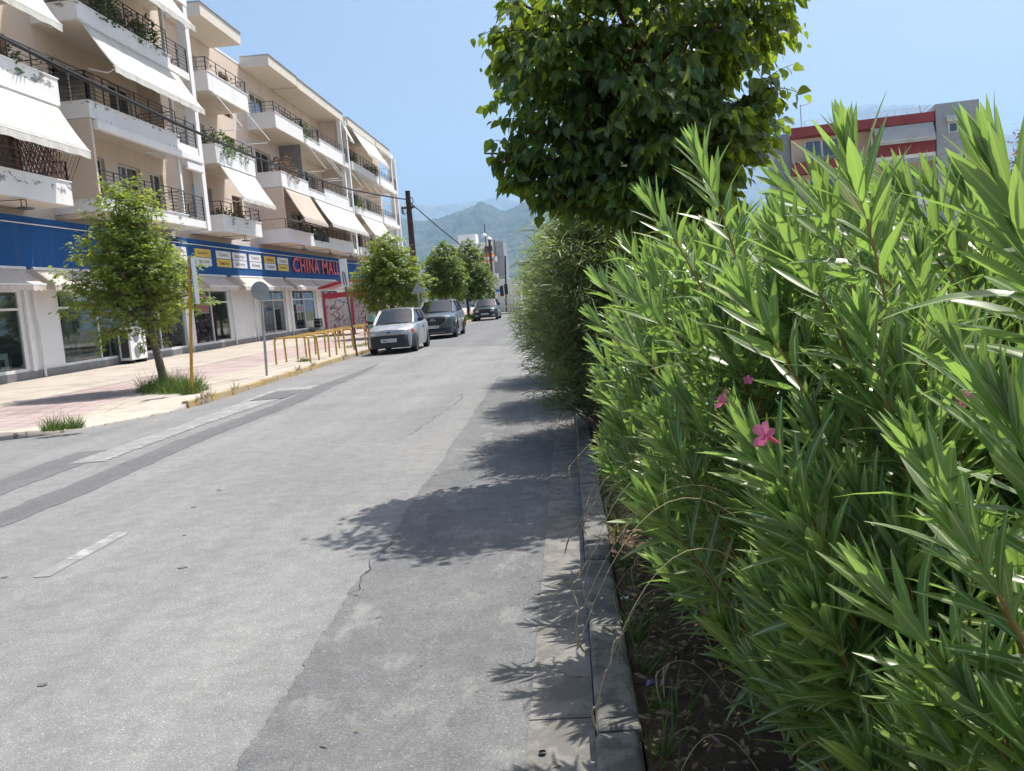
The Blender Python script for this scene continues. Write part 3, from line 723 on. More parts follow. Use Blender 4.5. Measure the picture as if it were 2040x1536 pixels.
def awning(b, y0, y1, zt, out, drop, mat='awning_white', xt=XF+.02, val=.18, arms=2, scallop=False):
    mb = MB(); n = 8; m = max(3, int((y1-y0)/.5))
    P = [[(xt+out*i/n, y0+(y1-y0)*j/m, zt-drop*i/n-.05*math.sin(math.pi*i/n)*(1+.3*math.sin(j*1.9))) for j in range(m+1)] for i in range(n+1)]
    mb.grid(P)
    o = mb.build('awning', mat, b, smooth='all')
    sol = o.modifiers.new('thick', 'SOLIDIFY'); sol.thickness = .008
    vb = MB(); k = max(4, int((y1-y0)/.14)); zb = zt-drop; row0 = []; row1 = []
    for j in range(k+1):
        y = y0+(y1-y0)*j/k; row0.append((xt+out+.006, y, zb)); row1.append((xt+out+.012+.01*math.sin(j), y, zb-val+(.05*(j % 2) if scallop else .012*math.sin(j*.8))))
    vb.grid([row0, row1]); v = vb.build('valance', mat, o); s2 = v.modifiers.new('thick', 'SOLIDIFY'); s2.thickness = .006
    MB().tube([(xt+out-.01, y0-.03, zb+.005), (xt+out-.01, y1+.03, zb+.005)], .03, 6).build('front_bar', 'white_frame', o)
    for j in range(arms):
        y = y0+.25+(y1-y0-.5)*(j/(arms-1) if arms > 1 else .5)
        MB().tube([(xt-.05, y, zt-drop*.95), (xt+out*.6, y, zt-drop-.12), (xt+out-.02, y, zb+.01)], .02, 5).build('arm', 'white_frame', o)
    MB().tube([(xt+.01, y0-.05, zt+.02), (xt+.01, y1+.05, zt+.02)], .055, 8).build('roller', 'white_frame', o)
    return o
def folded_arms(b, ys, zt, out, drop, xt=XF+.02):
    """a rolled-up awning with its bent arms hanging out"""
    o = MB().tube([(xt+.02, ys[0]-.4, zt-.06), (xt+.02, ys[-1]+.4, zt-.06)], .07, 8).build('awning', 'awning_white', b, smooth=True)
    for y in ys:
        MB().tube([(xt+.03, y, zt-.08), (xt+out, y+.15, zt-drop), (xt+out*.86, y+.12, zt-drop-.12), (xt-.1, y-.3, zt-drop-.17)], .022, 5).build('arm', 'white_frame', o)
    return o
def pot_plant(b, x, y, z, h, r_, seed, dry=False):
    q = random.Random(seed); lv = Leaves()
    for _ in range(int(330*max(.6, r_*2))):
        a = q.uniform(0, 6.28); rr = r_*q.random()**.5; zz = z+h*q.uniform(.15, 1)*(1-.35*(rr/r_)**2)
        d = np.array([math.cos(a)*.8, math.sin(a)*.8, q.uniform(-.4, .9)])
        lv.put((x+rr*math.cos(a), y+rr*math.sin(a), zz), d, (q.uniform(-1, 1), q.uniform(-1, 1), 1), q.uniform(.1, .2), q.uniform(.03, .05), 0)
    st = MB().lathe([(.10, 0), (.15, .24), (.16, .25)], (x, y, z), n=10)
    for k in range(5): st.tube([(x, y, z+.2), (x+q.uniform(-r_, r_)*.5, y+q.uniform(-r_, r_)*.5, z+h*.8)], .012, 4)
    p = st.build('potted_plant', 'terracotta', b)
    f = link('foliage', lv.mesh('foliage', [OL_T[1]], 'dry_leaf' if dry else 'leaf_pot'), p); f['kind'] = 'stuff'
    return p
def partition(b, y, z0, z1, mat='wall_pink', x1=XF-.02): return MB().box(XW+.002, x1, y, y+.12, z0, z1).build('partition_wall', mat, b)
def flood(b, y, z, x=XF+.0):
    mb = MB(); mb.box(x-.1, x+.16, y-.2, y+.2, z-.05, z); mb.tube([(x, y-.12, z), (x, y-.12, z+.22), (x, y+.12, z+.22), (x, y+.12, z)], .016, 4)
    mb.tube([(x, y, z+.22), (x-1.1, y, z+.25)], .015, 4); mb.build('floodlight', 'rail_brown', b)

SHOPW = {'A': [(19.0, 26.3), (28.3, 37.9)], 'B': [(38.85, 43.1), (47.9, 51.8), (53.4, 58.1), (59.8, 64.2)], 'C': [(66.5, 71.5), (72.5, 77.5), (78.2, 82.5)]}
LEV = [5.5, 8.5, 11.65]
def block(key, label, y0, y1, wins, wallmat):
    b = thing('apartment_building', label, 'apartment block', (-20, (y0+y1)/2, .2), 'apartment blocks along the street')
    ops = [(a, c, .5, 3.0) for a, c in SHOPW[key]]
    wall_openings('shop_wall', XW, y0, y1, .1, 5.3, ops, 'shop_white', b, .1)
    up = [(a, c, z+.16, z+.16+2.15) for z in LEV for a, c in wins]
    wall_openings('wall', XW, y0, y1, 5.3, 15.0, up, wallmat, b)
    MB().box(-28, XW-.45, y0, y1, 5.3, 15.0).build('core', wallmat, b)
    MB().box(-28.2, XW+.02, y0, y1, 15.0, 15.1).build('roof', 'parapet', b)
    for i, (a, c, z, zt) in enumerate(up): window(b, a, c, z, zt, door=(i % 5 == 1))
    # shop room behind the glass
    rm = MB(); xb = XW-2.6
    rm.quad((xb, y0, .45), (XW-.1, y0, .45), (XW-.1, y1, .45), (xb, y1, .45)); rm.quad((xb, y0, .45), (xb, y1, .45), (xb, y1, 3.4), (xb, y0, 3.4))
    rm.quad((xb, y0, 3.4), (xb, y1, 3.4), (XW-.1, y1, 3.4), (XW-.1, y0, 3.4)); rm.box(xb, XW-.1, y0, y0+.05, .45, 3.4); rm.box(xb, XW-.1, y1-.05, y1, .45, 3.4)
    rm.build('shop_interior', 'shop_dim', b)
    for k in range(int((y1-y0)/3.2)): MB().box(XW-1.5, XW-1.2, y0+1+3.2*k, y0+2.4+3.2*k, 3.33, 3.38).build('ceiling_lamp', 'lamp_lit', b)
    # plinth in stone panels
    segs = []; y = y0
    while y < y1-.01: segs.append((y, min(y+1.25, y1))); y += 1.25
    for a, c in segs: MB().box(XW-.02, XW+.06, a+.004, c-.004, .1, .5+random.uniform(-.01, .01)).build('plinth_panel', 'plinth', b)
    for a, c in SHOPW[key]:
        w = MB(); x = XW-.02; t = .07
        w.box(x-.06, x+.02, a, c, 2.93, 3.0); w.box(x-.06, x+.03, a, c, .5, .6); w.box(x-.05, x+.01, a, c, 2.38, 2.45)
        n = max(1, round((c-a)/2.2))
        for k in range(n+1):
            yy = a+(c-a-t)*k/n; w.box(x-.062, x+.022, yy, yy+t, .6, 2.93)
        wo_ = w.build('shop_window', 'white_frame', b)
        for k in range(n):
            p, q = a+(c-a-t)*k/n+t, a+(c-a-t)*(k+1)/n
            MB().box(x-.03, x-.022, p, q, .6, 2.38).build('pane', 'shop_glass', wo_); MB().box(x-.03, x-.022, p, q, 2.45, 2.93).build('pane', 'shop_glass', wo_)
    return b
A = block('A', 'nearest apartment block, peeling white balcony fronts and big white drop awnings', 18.0, 38.3, [(21, 23.4), (25.2, 27.4), (29.6, 32.6), (33.6, 35.4), (36.2, 37.4)], 'wall_beige')
B = block('B', 'middle apartment block above the red shop letters, with three stepped roof slabs', 38.304, 65.6, [(40.3, 42.6), (45.2, 46.6), (49.6, 52.2), (55, 57.4), (59, 62)], 'wall_pink')
Cb = block('C', 'farthest apartment block of the row, next to the wooden pole', 65.604, 84.0, [(67, 69.5), (71.5, 74), (77, 79)], 'wall_pink')

# --- block A
for z, zt, rl in ((5.46, 6.17, .62), (8.5, 9.28, .6), (11.62, 12.36, .6)):
    balcony(A, 18.0, 27.2, z, zt, mat='parapet_peel', rail=rl, bars=4)
awning(A, 18.2, 26.95, 8.42, .85, 1.42, val=.22)
awning(A, 18.2, 26.9, 11.55, .5, .8, val=.2)
tr = MB()
for k in range(22):
    for sgn in (1, -1):
        y = 23.2+k*.2; tr.hexa([(XF-.1, y, 6.22), (XF-.09, y, 6.22), (XF-.09, y+.04, 6.22), (XF-.1, y+.04, 6.22)]+[(xx, y+sgn*.9+d, 7.35) for xx, d in ((XF-.1, 0), (XF-.09, 0), (XF-.09, .04), (XF-.1, .04))])
tr.build('trellis', 'trellis', A)
tr = MB()
for k in range(9):
    for sgn in (1, -1): x = -16.4+k*.15; tr.hexa([(x, 27.05, 6.4), (x+.03, 27.05, 6.4), (x+.03, 27.07, 6.4), (x, 27.07, 6.4)]+[(min(max(x+sgn*.8, -16.5), -15.1)+d, yy, 8.3) for d, yy in ((0, 27.05), (.03, 27.05), (.03, 27.07), (0, 27.07))])
tr.build('trellis', 'trellis', A)
for z, zt in ((5.46, 5.86), (8.48, 9.0), (11.58, 12.12)):
    balcony(A, 28.9, 35.75, z, zt, mat='parapet_peel', rail=.95, bars=7, rmat='dark_metal')
    # loggia bay beside the tall white column
    o = MB().box(XW+.003, XF-.06, 35.78, 37.66, z+.02, z+.32).build('balcony', 'parapet_peel', A)
    railing(MB(), [(XF-.12, 35.8), (XF-.12, 37.66)], z+.32, 1.0, 7, .9).build('railing', 'dark_metal', o)
    MB().box(XF-.18, XF-.06, 35.55, 35.72, z+.5, z+3.05).build('column', 'parapet', A)
MB().box(XF-.42, XF-.02, 37.68, 38.05, .2+5.2, 15.0).build('column', 'parapet', A)
balcony(A, 28.9, 38.1, 14.72, 15.3, mat='parapet_peel')
balcony(A, 18.0, 27.2, 14.72, 15.3, mat='parapet_peel')
partition(A, 28.9, 5.9, 8.46, 'wall_beige'); partition(A, 28.92, 3.9+1.4, 5.44, 'wall_beige', XF-.3)
partition(A, 36.0, 9.05, 11.5, 'wall_beige', -15.7)
awning(A, 29.0, 36.2, 11.52, .95, 1.5, val=.2); awning(A, 29.0, 36.2, 14.66, .95, 1.4, val=.2)
mb = MB().box(XF-.04, XF+.16, 29.05, 37.6, 8.12, 8.42); mb.box(XF-.02, XF+.12, 36, 37.6, 7.75, 8.1); mb.build('rolled_awning', 'parapet', A, bevel=.04)
for k, y in enumerate((30.5, 31.4, 33.2, 34.4)): pot_plant(A, XF-.35, y, 11.76, 1.4+.3*(k % 2), .45, 40+k)
for k, y in enumerate((22.5, 24.0, 25.2)): pot_plant(A, XF-.35, y, 8.7, 1.2, .35, 50+k)
flood(A, 24.6, 5.18); flood(A, 31.6, 5.18)
# --- block B
for z, zt in ((5.5, 6.2), (8.5, 9.3), (11.65, 12.45)):
    balcony(B, 39.5, 44.5, z, zt, rail=.6, bars=3); balcony(B, 48.65, 53.8, z, zt, rail=.55, bars=3)
    balcony(B, 57.4, 64.0, z, zt, rail=.5, bars=3); balcony(B, 53.83, 57.37, z+.02, zt-.35, mat='parapet_peel', rail=.9, bars=7)
    o = MB().box(XW+.003, XF-.06, 64.03, 65.1, z+.02, z+.32).build('balcony', 'parapet', B)
    railing(MB(), [(XF-.12, 64.05), (XF-.12, 65.1)], z+.32, 1.0, 7, .5).build('railing', 'dark_metal', o)
    partition(B, 63.8, z+.9, z+3.0, 'wall_pink', XF-.1)
for y in (63.55, 65.15): MB().box(XF-.3, XF-.02, y, y+.3, 5.4, 15.0).build('column', 'parapet', B)
for y0, y1, zt in ((39.5, 44.4, 15.38), (48.5, 53.6, 15.42), (53.65, 64.5, 15.36)):
    mb = MB().box(XW+.03, XF, y0, y1, zt-.55, zt); mb.cur = 1; mb.box(XW+.04, XF+.05, y0-.05, y1+.02, zt, zt+.04); mb.build('roof_slab', ['soffit', 'steel'], B)
MB().box(XW+.3, XF-.3, 64.5, 65.5, 14.7, 15.3).build('roof_slab', 'parapet', B)
partition(B, 48.7, 6.24, 8.48); partition(B, 53.9, 9.0, 11.6, 'plinth', -15.3)
awning(B, 39.7, 44.2, 8.44, .9, 1.55, val=.14); folded_arms(B, (40.2, 43.9), 11.6, 1.0, 1.5)
awning(B, 48.9, 53.7, 8.44, .95, 1.75, 'awning_pink', arms=3, scallop=True)
awning(B, 54.6, 64.6, 8.44, 1.0, 1.65, arms=4, scallop=True); folded_arms(B, (54.6, 58.2, 59.2, 64.4), 11.6, .9, 1.45)
awning(B, 63.9, 65.0, 14.6, .5, 1.1, arms=2)
for k, (y, z, h, r_, d) in enumerate([(40.4, 8.7, 1.5, .6, 0), (41.3, 8.7, 1.3, .6, 0), (43.4, 8.7, 1.2, .45, 0), (42.6, 8.7, 1.0, .4, 0), (40.6, 5.7, 1.0, .4, 0), (42.4, 5.7, .9, .35, 1), (50.2, 8.7, 1.9, .6, 1), (51.2, 8.7, 1.6, .5, 1), (54.2, 11.8, 1.3, .5, 0), (54.0, 5.9, 2.4, .4, 0), (56.5, 5.7, 1, .4, 0)]): pot_plant(B, XF-.38, y, z, h, r_, 70+k, d)
mb = MB()
for k in range(9): mb.box(XF-.05, XF-.03, 54.4, 57.2, 6.0+k*.1, 6.04+k*.1)
mb.build('louvre_screen', 'dark_metal', B)
for y in (42.0, 51.5, 57.2, 62.8): flood(B, y, 5.22)
mb = MB()
for y, h in ((57.5, 1.5), (60.6, 1.3)):
    mb.tube([(-18, y, 15.3), (-18, y, 15.3+h+.6)], .03, 5)
    for k in range(4): mb.tube([(-18, y-.35+.05*k, 15.4+h+.1*k), (-18, y+.35-.05*k, 15.4+h+.1*k)], .012, 4)
    mb.tube([(-18, y, 15.9+h), (-17.4, y+.5, 16.0+h)], .015, 4)
mb.build('roof_aerial', 'steel', B)
# --- block C
for z, zt in ((5.5, 6.0), (8.5, 9.0), (11.7, 12.25)):
    balcony(Cb, 66.0, 75.5, z, zt, rail=.85, bars=7); balcony(Cb, 76.0, 82.0, z, zt+.15, rail=.5, bars=4)
    o = MB().box(XW+.003, XF-.06, 82.03, 83.6, z+.02, z+.32).build('balcony', 'parapet', Cb)
    railing(MB(), [(XF-.12, 82.05), (XF-.12, 83.6)], z+.32, 1.0, 7, .5).build('railing', 'dark_metal', o)
for y in (81.7, 83.6): MB().box(XF-.35, XF-.02, y, y+.35, 5.4, 15.0).build('column', 'parapet', Cb)
for y0, y1 in ((65.9, 75.3), (75.6, 81.5)):
    mb = MB().box(XW+.03, XF, y0, y1, 14.85, 15.4); mb.cur = 1; mb.box(XW+.04, XF+.05, y0-.05, y1+.02, 15.4, 15.44); mb.build('roof_slab', ['soffit', 'steel'], Cb)
MB().box(XW+.3, XF-.2, 81.5, 83.95, 14.7, 15.3).build('roof_slab', 'parapet', Cb)
awning(Cb, 67, 75.2, 14.7, 1.0, 1.75, arms=2); awning(Cb, 67, 75.2, 8.44, 1.0, 1.6, arms=3)
folded_arms(Cb, (67.5, 71, 74.8), 11.6, .9, 1.5); folded_arms(Cb, (76.5, 81.5), 14.7, .8, 1.5); folded_arms(Cb, (76.5, 81.5), 8.4, .8, 1.5); folded_arms(Cb, (76.5, 81.5), 11.6, .8, 1.4)
for k, (y, z) in enumerate([(66.9, 12.0), (66.6, 8.7), (68, 8.7), (74, 12)]): pot_plant(Cb, XF-.38, y, z, 1.2, .5, 90+k)

# --- the shop's sign band
sg = thing('shop_sign', 'long blue shop fascia with red CHINA MALL letters and yellow and white panels', 'shop sign', (XW+.3, 46, 3.7))
XS = -16.2; ypan = [18, 22.5, 27.2, 32, 36.8, 41.6, 46.4, 51.2, 56, 60.6, 65.2, 69.0, 72.6]
for a, c in zip(ypan, ypan[1:]):
    mb = MB(); mb.box(XW+.004, XS, a+.004, c-.004, 3.64, 5.2); mb.build('fascia_panel', 'blue_sign', sg)
MB().tube([(XS+.06, 18, 4.98), (XS+.06, 34, 4.96), (XS+.06, 50, 4.95), (XS+.06, 72, 4.98)], .018, 5).build('cable', 'white', sg)
for ch, a, c in (('C', 52.62, 53.95), ('H', 54.15, 55.12), ('I', 55.42, 55.68), ('N', 55.98, 56.95), ('A', 57.1, 58.3), ('M', 59.05, 60.45), ('A', 60.58, 61.75), ('L', 61.98, 62.6), ('L', 62.78, 63.42)):
    t = text_mb(ch, .88, .1, c-a, .02); xf(t, frame_x(XS+.055, a, 4.02)); t.mi = [0]*len(t.f)
    for i, f in enumerate(t.f):
        p = [Vector(t.v[j]) for j in f[:3]]; n = (p[1]-p[0]).cross(p[2]-p[0])
        if n.length and abs(n.normalized().x) < .5: t.mi[i] = 1
    t.build('letter', ['letter_red', 'letter_side'], sg)
WORDS = [(36.2, 37.9, 'Λευκά είδη', 0, 'Κορνίζες', 0), (38.8, 40.55, 'Κουρτίνες', 1, 'Είδη σπιτιού', 0), (41.2, 43.0, 'Ζώνες', 0, 'Παπούτσια', 1), (43.25, 45.15, 'Καλσόν', 0, 'Κάλτσες', 0), (45.55, 47.35, 'Τσάντες', 0, 'Αξεσουάρ', 0), (47.85, 49.7, 'Παιδικά', 1, 'Εσώρουχα', 0), (50.1, 52.0, 'Γυναικεία', 0, 'Ανδρικά', 1)]
for a, c, w1, c1, w2, c2 in WORDS:
    for w_, yel, z in ((w1, c1, 4.44), (w2, c2, 4.05)):
        p = MB().box(XS+.001, XS+.025, a, c, z, z+.36).build('word_panel', 'tile_yellow' if yel else 'tile_white', sg)
        t = text_mb(w_, .18, .004, (c-a)*.66); xf(t, frame_x(XS+.029, a+(c-a)*.17, z+.09)); t.build('lettering', 'ink', p)
# shop awnings
def shop_awning(b, y0, y1, label=None):
    o = awning(b, y0, y1, 3.6, .62, .52, 'awning_shop', xt=XS+.0, val=.2, arms=2, scallop=True)
    for y in (y0, y1):
        MB().add([(XS, y, 3.6), (XS+.62, y, 3.08), (XS+.62, y, 2.9), (XS, y, 3.3)], [(0, 1, 2, 3)]).build('side_flap', 'awning_shop', o)
shop_awning(A, 18.2, 26.1); shop_awning(A, 26.6, 31.8); shop_awning(A, 31.95, 37.2); shop_awning(B, 38.6, 42.0); shop_awning(B, 42.9, 47.2); shop_awning(B, 47.4, 50.6); shop_awning(B, 51.3, 56.4); shop_awning(B, 56.6, 62.4); shop_awning(Cb, 66.2, 72); shop_awning(Cb, 72.4, 83)
for b, y, z1 in ((A, 27.0, 3.2), (A, 38.25, 3.6), (B, 43.4, 3.4), (B, 46.6, 5), (B, 52.6, 3.4)):
    MB().tube([(XW+.1, y, .28), (XW+.1, y, z1*.6), (XW+.1, y-.06, z1*.7), (XW+.1, y-.06, z1)], .045, 7).build('downpipe', 'white', b)
for y, w in ((38.05, .4), (47.62, .26), (52.2, .5), (53.0, .3), (58.6, .4)):
    MB().box(XW+.01, XW+.09, y-w/2, y+w/2, .5, 3.05).build('pilaster', 'white', A if y < 38.3 else B)
MB().box(XW+.01, XW+.1, 26.45, 26.62, .5, 3.0).build('pilaster', 'white', A)

# --- goods behind the glass
def skinned(name, joints, edges, mat, parent, sub=2):
    me = bpy.data.meshes.new(name); me.from_pydata([j[:3] for j in joints], edges, [])
    o = bpy.data.objects.new(name, me); COL.objects.link(o)
    o.modifiers.new('skin', 'SKIN'); ss = o.modifiers.new('sub', 'SUBSURF'); ss.levels = ss.render_levels = sub
    sv = me.skin_vertices[0].data
    for i, j in enumerate(joints): sv[i].radius = (j[3], j[4] if len(j) > 4 else j[3]); sv[i].use_root = (i == 0)
    bpy.context.view_layer.update()
    m2 = bpy.data.meshes.new_from_object(o.evaluated_get(bpy.context.evaluated_depsgraph_get())); bpy.data.objects.remove(o); bpy.data.meshes.remove(me)
    m2.name = name; m2.materials.clear(); m2.materials.append(M[mat]); m2.polygons.foreach_set('use_smooth', [True]*len(m2.polygons))
    return link(name, m2, parent)
def figure(root, x, y, z, h, yaw, skin, top, legs, hair=None, cap=None, stride=.06, arm=.12, skirt=False, bare=False):
    k = h/1.75; ca, sa = math.cos(yaw), math.sin(yaw)
    def W(px, py, pz, *r_): return (x+(px*ca-py*sa)*k, y+(px*sa+py*ca)*k, z+pz*k, *[q*k for q in r_])
    J = [W(0, 0, .95, .14, .10), W(0, 0, 1.12, .125, .09), W(0, 0, 1.30, .155, .10), W(0, 0, 1.43, .13, .085), W(0, 0, 1.50, .05), W(0, .0, 1.56, .055), W(0, -.01, 1.64, .078, .09), W(0, 0, 1.70, .06, .07)]
    E = [(0, 1), (1, 2), (2, 3), (3, 4), (4, 5), (5, 6), (6, 7)]
    for s in (-1, 1):
        i = len(J); J += [W(s*.10, 0, .86, .085), W(s*.10, -s*stride*.5, .50, .058), W(s*.10, -s*stride*.2, .26, .05), W(s*.10, s*stride, .08, .036), W(s*.11, s*stride-.12, .03, .036, .025)]
        E += [(0, i), (i, i+1), (i+1, i+2), (i+2, i+3), (i+3, i+4)]
        i = len(J); J += [W(s*.19, 0, 1.40, .052), W(s*(.22+arm*.4), .02, 1.14, .042), W(s*(.22+arm*.6), -.08, .92, .032), W(s*(.22+arm*.6), -.1, .82, .035, .02)]
        E += [(3, i), (i, i+1), (i+1, i+2), (i+2, i+3)]
    body = skinned('body', J, E, skin, root)
    if bare: return body
    g = 1.16
    def grow(j, f=g): return (*j[:3], *[q*f+.006 for q in j[3:]])
    skinned('top', [grow(J[0]), grow(J[1]), grow(J[2]), grow(J[3], 1.1)]+[grow(J[13]), grow(J[14])]+[grow(J[22]), grow(J[23])], [(0, 1), (1, 2), (2, 3), (3, 4), (4, 5), (3, 6), (6, 7)], top, root)
    skinned('trousers', [grow(J[0], 1.18)]+[grow(J[8]), grow(J[9]), grow(J[10], 1.3)]+[grow(J[17]), grow(J[18]), grow(J[19], 1.3)], [(0, 1), (1, 2), (2, 3), (0, 4), (4, 5), (5, 6)], legs, root)
    if hair or cap:
        hx = W(0, .02, 1.665)
        mb = MB().lathe([(.09*k, -.03*k), (.096*k, .03*k), (.075*k, .085*k), (.03*k, .115*k)], hx[:3], n=12)
        if cap: mb.box(hx[0]-.07*k, hx[0]+.07*k, hx[1]-.2*k, hx[1]-.05*k, hx[2]+.0, hx[2]+.015)
        mb.build('cap' if cap else 'hair', cap or hair, root, smooth=True)
    return body
def mannequin(x, y, label, top, legs, h=1.8, bare=False, yaw=R(90)):
    t = thing('mannequin', label, 'mannequin', (x, y, .46), 'mannequins in the shop windows'); figure(t, x, y, .46, h, yaw, 'mannequin', top, legs, bare=bare); 
    MB().lathe([(.2, 0), (.2, .015), (.03, .03)], (x, y, .452), n=14).build('stand', 'steel', t); return t
m1 = mannequin(-17.05, 29.75, 'mannequin in a black and white striped shirt behind the shop glass', 'cloth_white', 'cloth_jeans')
mb = MB()
for k in range(5): mb.tube([(-17.05+.17, 29.57+.085*k, 1.5), (-17.05+.175, 29.57+.085*k, 1.96)], .017, 5)
mb.build('shirt_stripes', 'cloth_dark', m1)
mannequin(-17.15, 29.1, 'mannequin in grey clothes left of the striped shirt', 'cloth_grey', 'cloth_grey', 1.75)
mannequin(-17.2, 34.3, 'mannequin in a red top and dark trousers behind the shop glass', 'cloth_red', 'cloth_dark')
mannequin(-17.2, 33.1, 'bare white mannequin above the air conditioner', 'cloth_white', 'cloth_white', 1.85)
mannequin(-17.15, 39.6, 'white mannequin below the red sale notice', 'cloth_white', 'cloth_white', 1.7)
def goods(name, label, cat, mb, mat, group=None, bevel=.01): return tag(mb.build(name, mat, None, bevel=bevel), label, cat, group)
bx = thing('speaker_carton', 'white carton printed with a speaker in the first shop window', 'carton', (-17.1, 25.5, .46))
MB().box(-17.4, -16.9, 25.15, 25.85, .46, 1.12).build('carton', 'tile_white', bx); mb = MB(); mb.box(-16.899, -16.896, 25.42, 25.66, .54, .94); mb.build('print', 'black', bx)
MB().lathe([(.09, 0), (.09, .004)], (-16.895, 25.54, .66), 'x', 18).build('print_ring', 'sign_back', bx)
sp = thing('trolley_speaker', 'black trolley speaker with a pull handle behind the shop glass', 'speaker', (-17.1, 30.95, .46))
MB().box(-17.35, -16.95, 30.7, 31.2, .5, 1.2).build('cabinet', 'car_black', sp, bevel=.04); MB().tube([(-17.2, 30.82, 1.2), (-17.2, 30.82, 1.42), (-17.2, 31.08, 1.42), (-17.2, 31.08, 1.2)], .015, 6).build('handle', 'black', sp)
MB().lathe([(.2, 0), (.21, .015), (.17, .02), (.16, .008), (.02, .006)], (-16.945, 30.95, .74), 'x', 24).build('woofer_ring', 'steel', sp)
for y0, y1, lab in ((20.2, 26.1, 'pale slatted display wall in the first shop window'), (31.2, 33.6, 'pale slatted display wall behind the air conditioner')):
    t = thing('slat_wall', lab, 'display wall', (-18.2, (y0+y1)/2, .46))
    for k in range(12): MB().box(-18.2, -18.16, y0, y1, .5+k*.22, .5+k*.22+.205).build('slat', 'slat_panel', t)
for y0, y1, lab, n, mats in ((39.8, 43.0, 'dark shoe shelf with small white shoes in the sale window', 4, ('cloth_white', 'cloth_dark')), (48.0, 51.7, 'shelf of small pale bags behind the round sign', 4, ('cloth_white', 'cloth_grey', 'cloth_red')), (53.6, 58, 'metal shelves stacked with boxed goods beside the entrance', 5, ('card', 'tile_white', 'cloth_grey', 'teal'))):
    t = thing('display_shelf', lab, 'shelf', (-17.6, (y0+y1)/2, .46)); mb = MB()
    for k in range(n): mb.box(-17.9, -17.25, y0, y1, .5+k*.5, .53+k*.5)
    for y in (y0, (y0+y1)/2, y1-.04): mb.box(-17.88, -17.84, y, y+.04, .46, .6+n*.5)
    mb.build('rack', 'cloth_dark', t)
    for k in range(n):
        y = y0+.15
        while y < y1-.3:
            w, h = random.uniform(.16, .3), random.uniform(.14, .34); MB().box(-17.65, -17.32, y, y+w, .53+k*.5, .53+k*.5+h).build('goods', random.choice(mats), t, bevel=.03); y += w+random.uniform(.08, .25)
no = thing('sale_notice', 'white paper notice with red ΕΚΠΤΩΣΕΙΣ lettering inside the shop window', 'notice', (XW-.03, 39.9, 2.0))
MB().box(XW-.047, XW-.043, 39.35, 40.75, 1.92, 2.36).build('paper', 'tile_white', no)
t = text_mb('ΕΚΠΤΩΣΕΙΣ', .28, .003, 1.26, .02); xf(t, frame_x(XW-.040, 39.42, 2.0)); t.build('lettering', 'letter_red', no)
no = thing('sale_notice', 'small pale notice with red lettering on the shelf window glass', 'notice', (XW-.03, 55, 1.8))
MB().box(XW-.047, XW-.043, 54.2, 55.6, 1.6, 2.1).build('paper', 'tile_white', no)
t = text_mb('ΕΚΠΤΩΣΕΙΣ', .28, .003, 1.1, .02); xf(t, frame_x(XW-.040, 54.35, 1.7)); t.build('lettering', 'letter_red', no)
ct = thing('goods_cart', 'wire goods cart standing outside the shop entrance', 'cart', (-16.1, 56.8, .27)); mb = MB()
for z in (.55, .75, 1.0):
    mb.tube([(-16.4, 56.2, z), (-15.8, 56.2, z), (-15.8, 57.4, z), (-16.4, 57.4, z), (-16.4, 56.2, z)], .015, 4)
for y in (56.2, 56.6, 57, 57.4):
    for x in (-16.4, -15.8): mb.tube([(x, y, .4), (x, y, 1.0)], .012, 4)
mb.box(-16.38, -15.82, 56.22, 57.38, .42, .5); mb.build('basket', 'steel', ct)
MB().box(-16.3, -15.9, 56.4, 57.2, .5, 1.12).build('wares', 'cloth_dark', ct, bevel=.08)
for x in (-16.35, -15.85):
    for y in (56.3, 57.3): MB().lathe([(.06, -.015), (.06, .015)], (x, y, .335), 'x', 12).build('wheel', 'rubber', ct)

# --- air conditioner
ac = thing('air_conditioner', 'white outdoor air conditioner with two fans and scribbled graffiti by the shop', 'air conditioner', (-16.2, 32.4, .27))
MB().box(-16.5, -16.05, 31.75, 33.0, .38, 1.6).build('case', 'white', ac, bevel=.02)
for z in (.68, 1.26):
    MB().lathe([(.27, 0), (.27, .003)], (-16.048, 32.22, z), 'x', 24).build('fan_rim', 'white_frame', ac)
    g = MB().lathe([(.24, 0), (.24, .003)], (-16.043, 32.22, z), 'x', 20)
    for k in range(5): g.tube([(-16.036, 32.22+(.04*k+.05)*math.cos(R(q)), z+(.04*k+.05)*math.sin(R(q))) for q in range(0, 361, 20)], .006, 4)
    for k in range(4): g.tube([(-16.034, 32.22-.23*math.cos(R(45*k)), z-.23*math.sin(R(45*k))), (-16.034, 32.22+.23*math.cos(R(45*k)), z+.23*math.sin(R(45*k)))], .006, 4)
    g.build('fan_grille', 'sign_back', ac)
MB().box(-16.42, -16.12, 31.745, 31.749, .48, 1.52).build('coil_grille', 'dark_metal', ac)
mb = MB(); q = random.Random(3); z = 1.42
for k in range(8):
    p = [(-16.046, 32.72+q.uniform(-.07, .1), z-.03*j) for j in range(5)]; mb.tube(p, .012, 4); z -= .11
mb.build('graffiti', 'black', ac)
for y in (31.9, 32.85): MB().box(-16.5, -16.05, y-.04, y+.04, .25, .38).build('foot', 'black', ac)
